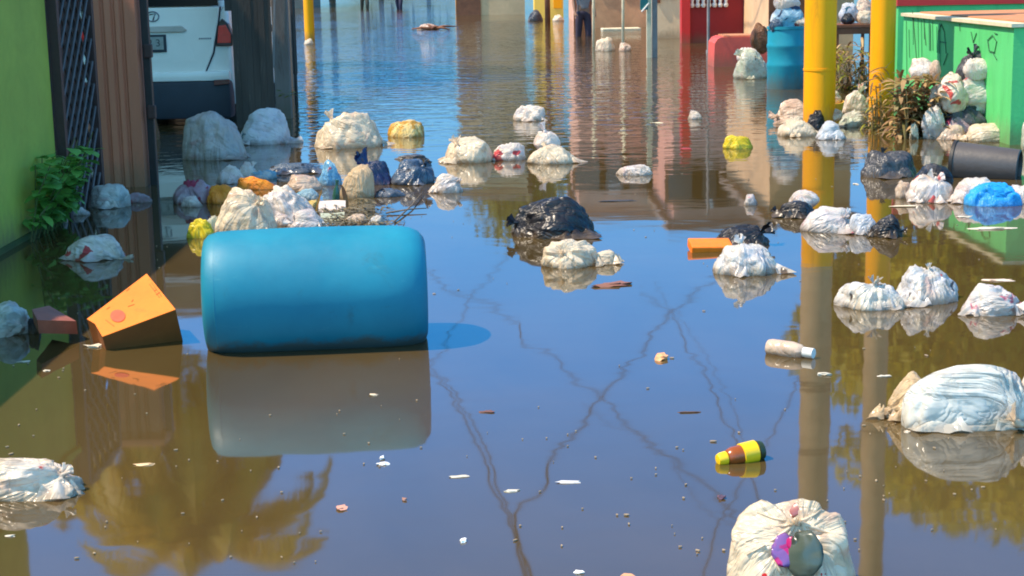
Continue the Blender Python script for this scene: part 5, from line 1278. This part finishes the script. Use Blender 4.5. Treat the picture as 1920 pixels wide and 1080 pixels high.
# ------------------------------------------------------------------ parked white car, seen from the rear
def car():
    WP = plain('white_car_paint', (.86, .80, .74), .25, .06, 2, .0005, 8); BK = plain('black_bumper_plastic', (.022, .026, .04), .6, .2, 4)
    Yc_ = 17.35; cx = RY(288, 100, Yc_).x; hw = RY(438.5, 150, Yc_ + .1).x - cx
    r = empty('parked_car', (cx, Yc_ + 2.3, GZ), 'white hatchback-style family car parked in the yard, rear towards the street', 'car')
    def Z(y): return RY(330, y, Yc_).z
    zb, zl, zw, zt = Z(150), Z(140), Z(12), Z(12) + .52
    # lofted body: stations along the length, each a half profile of (x, z)
    def ring(y, w, zlow, zsh, zbelt, ztop, wt):
        return [(-w * .93, zlow), (-w, zlow + .08), (-w, zsh), (-w * .965, zbelt), (-wt, ztop - .07), (-wt * .86, ztop), (wt * .86, ztop), (wt, ztop - .07), (w * .965, zbelt), (w, zsh), (w, zlow + .08), (w * .93, zlow)]
    st = [(.0, hw * .97, zb, zb + .25, zw, zw + .01, hw * .90), (.03, hw, zb - .04, zb + .3, zw, zw + .03, hw * .88), (.16, hw, zb - .2, zb + .3, zw + .02, zt - .10, hw * .80), (.34, hw, zb - .3, zb + .32, zw + .02, zt, hw * .76),
          (1.4, hw, zb - .3, zb + .32, zw + .02, zt + .05, hw * .76), (2.3, hw, zb - .3, zb + .3, zw, zt, hw * .76), (3.1, hw, zb - .3, zb + .3, zw - .03, zw + .1, hw * .82), (3.3, hw, zb - .3, zb + .3, zw - .08, zw, hw * .84), (4.3, hw * .96, zb - .25, zb + .25, zw - .28, zw - .2, hw * .84), (4.6, hw * .86, zb - .1, zb + .1, zw - .45, zw - .4, hw * .7)]
    vs = []; n = 12
    for (y, *a) in st: vs += [(cx + x, Yc_ + y, z) for x, z in ring(y, *a)]
    fs = [(i * n + k, i * n + (k + 1) % n, (i + 1) * n + (k + 1) % n, (i + 1) * n + k) for i in range(len(st) - 1) for k in range(n)]
    fs += [tuple(range(n)), tuple(range(len(st) * n - 1, (len(st) - 1) * n - 1, -1))]
    mb = MB(); mb.add(vs, fs); o = mb.build('body', WP, r, smooth=40)
    md = o.modifiers.new('bev', 'BEVEL'); md.width = .02; md.segments = 3; md.limit_method = 'ANGLE'; md.angle_limit = .5
    # tailgate panel with its dark shut line
    def pan(pts, y, th, name, mat, bev=.0, par=r):
        m_ = MB(); m_.prism([Vector((cx + x, Yc_ + y, z)) for x, z in pts], (0, th, 0)); o = m_.build(name, mat, par)
        if bev:
            d = o.modifiers.new('bev', 'BEVEL'); d.width = bev; d.segments = 3; d.limit_method = 'ANGLE'
        return o
    def X(px, y=100): return RY(px, y, Yc_).x - cx
    g = .012
    tg = [(-X(385, 136), Z(137)), (X(385, 136), Z(137)), (X(400, 100), Z(100)), (X(409, 45), Z(45)), (X(412, 14), Z(14)), (-X(412, 14), Z(14)), (-X(409, 45), Z(45)), (-X(400, 100), Z(100))]
    pan([(x * 1.02, z - .008 if z < zw - .3 else z) for x, z in tg], -.012, .02, 'shut_line', BK)
    tgo = pan(tg, -.045, .04, 'tailgate', WP, .012)
    pan([(-X(395), Z(12)), (X(410, 12), Z(12)), (X(404, -30), zt - .12), (-X(404, -30), zt - .12)], -.035, .03, 'rear_window', plain('tinted_glass', (.008, .010, .016), .15, .2, 3, .0003, 4, spec=.15))
    pan([(-X(352), Z(49)), (X(346), Z(48)), (X(355), Z(56)), (X(350), Z(60)), (-X(350), Z(60))], -.075, .03, 'handle_strip', plain('worn_white_trim', (.50, .43, .38), .5, .2, 5), .008)
    pan([(X(330, 62), Z(64)), (X(346, 62), Z(64)), (X(366, 108), Z(110)), (X(372, 118), Z(116)), (-X(372, 118), Z(116)), (-X(366, 108), Z(110)), (-X(346, 62), Z(64))], -.047, .002, 'plate_recess', WP)
    # licence plate: dark frame, pale face, blurred dark characters
    pl_ = pan([(-X(316, 80), Z(97)), (X(314, 80), Z(97)), (X(314, 80), Z(64)), (-X(316, 80), Z(64))], -.066, .015, 'licence_plate', BK, .004)
    x1p = X(309, 80); pan([(-x1p, Z(92)), (x1p, Z(92)), (x1p, Z(68)), (-x1p, Z(68))], -.0685, .002, 'plate_face', plain('plate_grey', (.30, .31, .29), .5, .2, 20), 0, pl_)
    cu = bpy.data.curves.new('plate_characters', 'FONT'); cu.body = 'I F 2 3 1'; cu.size = .105; cu.align_x = 'CENTER'; cu.align_y = 'CENTER'; cu.extrude = .001
    to = bpy.data.objects.new('tmp', cu); COL.objects.link(to); dg = bpy.context.evaluated_depsgraph_get()
    me = bpy.data.meshes.new_from_object(to.evaluated_get(dg)); bpy.data.objects.remove(to)
    to = bpy.data.objects.new('plate_characters', me); COL.objects.link(to); me.materials.append(plain('plate_ink', (.05, .05, .06), .5)); to.parent = pl_
    to.location = (0, Yc_ - .0705 - parent_loc(pl_).y, Z(80) - parent_loc(pl_).z); to.rotation_euler = (math.pi / 2, 0, 0)
    # emblem and model script as small chrome strokes
    CH = plain('dull_chrome', (.22, .22, .26), .3, .2, 20, metal=.8)
    m_ = MB(); c_ = Vector((cx + X(288, 30), Yc_ - .05, Z(30)))
    m_.tube([c_ + Vector((.065 * math.cos(t * .39), 0, .05 * math.sin(t * .39))) for t in range(17)], .007, 6); m_.tube([c_ + Vector((-.03, 0, .02)), c_ + Vector((.03, 0, .03)), c_ + Vector((.0, 0, -.04))], .007, 6)
    m_.build('emblem', CH, r, smooth=True)
    m_ = MB()
    for k in range(6): m_.box((cx + X(376 + k * 4, 72), Yc_ - .048, Z(73)), (.016, .006, .016))
    m_.build('model_script', CH, r)
    for s_ in (-1, 1):
        lt = [(s_ * X(406, 88), Z(88)), (s_ * X(408, 50), Z(50)), (s_ * X(417, 36), Z(36)), (s_ * X(428, 46), Z(46)), (s_ * X(437, 68), Z(68)), (s_ * X(437, 86), Z(88))]
        tl = pan(lt, -.04, .12, 'tail_light', plain('dark_lamp_housing', (.05, .02, .02), .3), .01)
        lt2 = [(s_ * X(409, 82), Z(82)), (s_ * X(411, 50), Z(50)), (s_ * X(424, 48), Z(48)), (s_ * X(434, 66), Z(66)), (s_ * X(434, 82), Z(82))]
        pan(lt2, -.046, .01, 'red_lens', plain('red_lens', (.85, .02, .02), .15, .15, 20), .004, tl)
        pan([(s_ * X(405, 158), Z(160)), (s_ * X(405, 158), Z(150)), (s_ * X(434, 158), Z(149)), (s_ * X(434, 158), Z(158))], -.125, .02, 'reflector', plain('dark_reflector', (.10, .01, .015), .2), .004)
    # bumper: white upper roll, black lower skirt
    m_ = MB(); m_.box((cx, Yc_ + .05, (Z(137) + Z(150)) / 2), (2 * hw * .985, .26, Z(137) - Z(150) + .03), bev=.03); m_.build('bumper', WP, r, smooth=50)
    m_ = MB(); m_.box((cx, Yc_ + .06, (Z(150) + Z(221)) / 2 - .01), (2 * hw * .985, .30, Z(150) - Z(221)), bev=.04); m_.build('bumper_skirt', BK, r, smooth=50)
    for s_ in (-1, 1):
        for y in (.85, 3.6):
            wl = MB(); MW = Matrix.Translation((cx + s_ * (hw - .11), Yc_ + y, GZ + .34)) @ Matrix.Rotation(math.pi / 2, 4, 'Y')
            wl.lathe([(.2, -.1), (.32, -.11), (.345, -.07), (.345, .07), (.32, .11), (.2, .1)], MW, 32)
            wo = wl.build('wheel', plain('tyre_rubber', (.02, .02, .02), .85), r, smooth=40)
            rm = MB(); rm.lathe([(.02, .06 * s_), (.2, .07 * s_), (.2, .105 * s_), (.17, .085 * s_), (.02, .08 * s_)], MW, 24); rm.build('rim', CH, wo, smooth=40)
        sw = MB(); sw.prism([Vector((cx + s_ * (hw * .90), Yc_ + y, z)) for y, z in ((.5, zw + .06), (3.0, zw + .06), (2.35, zt - .08), (.55, zt - .08))], (s_ * .012, 0, 0)); sw.build('side_window', plain('tinted_glass', (.01, .014, .022)), r)
        mr = MB(); mr.box((cx + s_ * (hw + .12), Yc_ + 2.75, zw + .08), (.18, .1, .13), bev=.03); mr.build('mirror', WP, r, smooth=50)
car()

# ------------------------------------------------------------------ people wading
def person(px, py, label, trousers, shirt, h=1.70, depth=.45, face=0.0, stride=.22, hair=(.02, .015, .012), skirt=False):
    q = P(px, py); z0 = -depth
    r = empty('person', (q.x, q.y, z0), label, 'person'); r.rotation_euler = (0, 0, face)
    k = h / 1.7
    def skin(name, verts, edges, mat, parent, root=0):
        me = bpy.data.meshes.new(name); me.from_pydata([Vector(v[:3]) * k for v in verts], edges, []); me.update()
        o = bpy.data.objects.new(name, me); COL.objects.link(o); o.parent = parent; me.materials.append(mat)
        m_ = o.modifiers.new('skin', 'SKIN'); m_.use_smooth_shade = True
        for i, v in enumerate(verts):
            rr = v[3] * k; ry = (v[4] if len(v) > 4 else v[3]) * k
            me.skin_vertices[0].data[i].radius = (rr, ry); me.skin_vertices[0].data[i].use_root = (i == root)
        s_ = o.modifiers.new('sub', 'SUBSURF'); s_.levels = 1; s_.render_levels = 2
        return o
    SK = plain('brown_skin', (.30, .15, .09), .55, .1, 8, .0006)
    f = stride
    V = [(0, 0, .95, .14, .10), (0, 0, 1.15, .125, .09), (0, 0, 1.36, .155, .10), (0, 0, 1.44, .06, .06), (0, .01, 1.50, .055, .055),
         (.09, 0, .88, .085), (.10, -f * .6, .50, .056), (.10, -f * .4, .10, .038), (.10, -f * .4 - .13, .03, .035),
         (-.09, 0, .88, .085), (-.10, f * .3, .50, .056), (-.10, f, .12, .038), (-.10, f - .12, .03, .035),
         (.19, 0, 1.38, .05), (.24, .03, 1.12, .04), (.24, -.10, .90, .028), (.24, -.14, .82, .03),
         (-.19, 0, 1.38, .05), (-.24, -.02, 1.12, .04), (-.25, -.12, .92, .028), (-.25, -.17, .84, .03)]
    E = [(0, 1), (1, 2), (2, 3), (3, 4), (0, 5), (5, 6), (6, 7), (7, 8), (0, 9), (9, 10), (10, 11), (11, 12), (2, 13), (13, 14), (14, 15), (15, 16), (2, 17), (17, 18), (18, 19), (19, 20)]
    n = len(V)
    for s_, (hx, hy, hz) in ((1, V[16][:3]), (-1, V[20][:3])):
        for i in range(5):      # four fingers and a thumb, slightly curled
            b_ = len(V); dx = (i - 1.5) * .016
            if i == 4: V += [(hx - s_ * .025, hy - .03, hz - .0, .009), (hx - s_ * .04, hy - .05, hz - .03, .007)]
            else: V += [(hx, hy + dx, hz - .05, .0085), (hx, hy + dx - .015, hz - .085 - (.01 if i in (1, 2) else 0), .007)]
            E += [(16 if s_ > 0 else 20, b_), (b_, b_ + 1)]
    skin('body', V, E, SK, r)
    # head with nose, ears and hair
    hd = MB(); vs, fs = ico(3); out = []
    for u in vs:
        p = Vector((u.x * .077, u.y * .095, u.z * .115)); 
        if u.z < -.2: p.x *= 1 + .35 * (u.z + .2); p.y *= 1 + .15 * (u.z + .2)
        d = (u - Vector((0, -1, -.05)).normalized()).length
        p.y -= .022 * math.exp(-(d / .16) ** 2)
        for sx in (-1, 1): p.y += .012 * math.exp(-((u - Vector((sx * .38, -.9, .12)).normalized()).length / .17) ** 2)
        p.x += .018 * math.copysign(1, u.x) * math.exp(-((Vector((abs(u.x), u.y, u.z)) - Vector((1, .05, 0))).length / .2) ** 2)
        out.append((p * k + Vector((0, 0, 1.60 * k)))+ Vector(r.location))
    hd.add(out, fs); ho = hd.build('head', SK, r, smooth=True)
    hm = MB(); hm.add([((Vector((u.x * .083, u.y * .100 + .010, max(u.z, -.35 if u.y > 0 else .25) * .122 + .008)) * k) + Vector((0, 0, 1.605 * k)) + Vector(r.location)) for u in vs], fs); hm.build('hair', plain('black_hair', hair, .6), ho, smooth=True)
    for sx in (-1, 1):
        em = MB(); em.add([u * .012 * k + Vector((sx * .030, -.084, .012)) * k + Vector((0, 0, 1.60 * k)) + Vector(r.location) for u in ico(1)[0]], ico(1)[1]); em.build('eye', plain('eye_white', (.6, .58, .55), .2), ho, smooth=True)
    mo = MB(); mo.box(Vector((0, -.088, -.055)) * k + Vector((0, 0, 1.60 * k)) + Vector(r.location), (.04 * k, .01, .008)); mo.build('mouth', plain('lips', (.25, .08, .07), .5), ho)
    # clothing follows the same skeleton, a little thicker
    VT = [(0, 0, .97, .15, .115), (0, 0, .90, .14, .12), (.09, 0, .82, .105), (.10, -f * .6, .50, .080), (.10, -f * .4, .13, .060), (-.09, 0, .82, .105), (-.10, f * .3, .50, .080), (-.10, f, .15, .060)]
    skin('trousers', VT, [(0, 1), (1, 2), (2, 3), (3, 4), (1, 5), (5, 6), (6, 7)], trousers, r, 1)
    VS = [(0, 0, .93, .155, .12), (0, 0, 1.15, .145, .11), (0, 0, 1.36, .17, .115), (0, 0, 1.43, .08, .075), (.19, 0, 1.38, .065), (.225, .02, 1.18, .056), (-.19, 0, 1.38, .065), (-.225, -.01, 1.18, .056)]
    skin('shirt', VS, [(0, 1), (1, 2), (2, 3), (2, 4), (4, 5), (2, 6), (6, 7)], shirt, r, 1)
    return r
person(1094, 68, 'person in dark purple-black trousers wading before the brown wall', plain('dark_purple_cloth', (.045, .03, .05), .8, .4, 6), plain('grey_cloth', (.25, .22, .22), .8, .2, 6), face=.3, depth=.35, stride=.10)
person(684, 17, 'person in dark trousers far up the street, left of the two there', plain('dark_olive_cloth', (.05, .05, .035), .8, .3, 6), plain('white_cloth', (.6, .58, .55), .8, .2, 6), face=.2, depth=.3)
person(749, 18, 'person in navy trousers far up the street, right of the two there', plain('navy_cloth', (.02, .02, .05), .8, .3, 6), plain('red_cloth', (.35, .05, .04), .8, .2, 6), face=-.3, depth=.3)
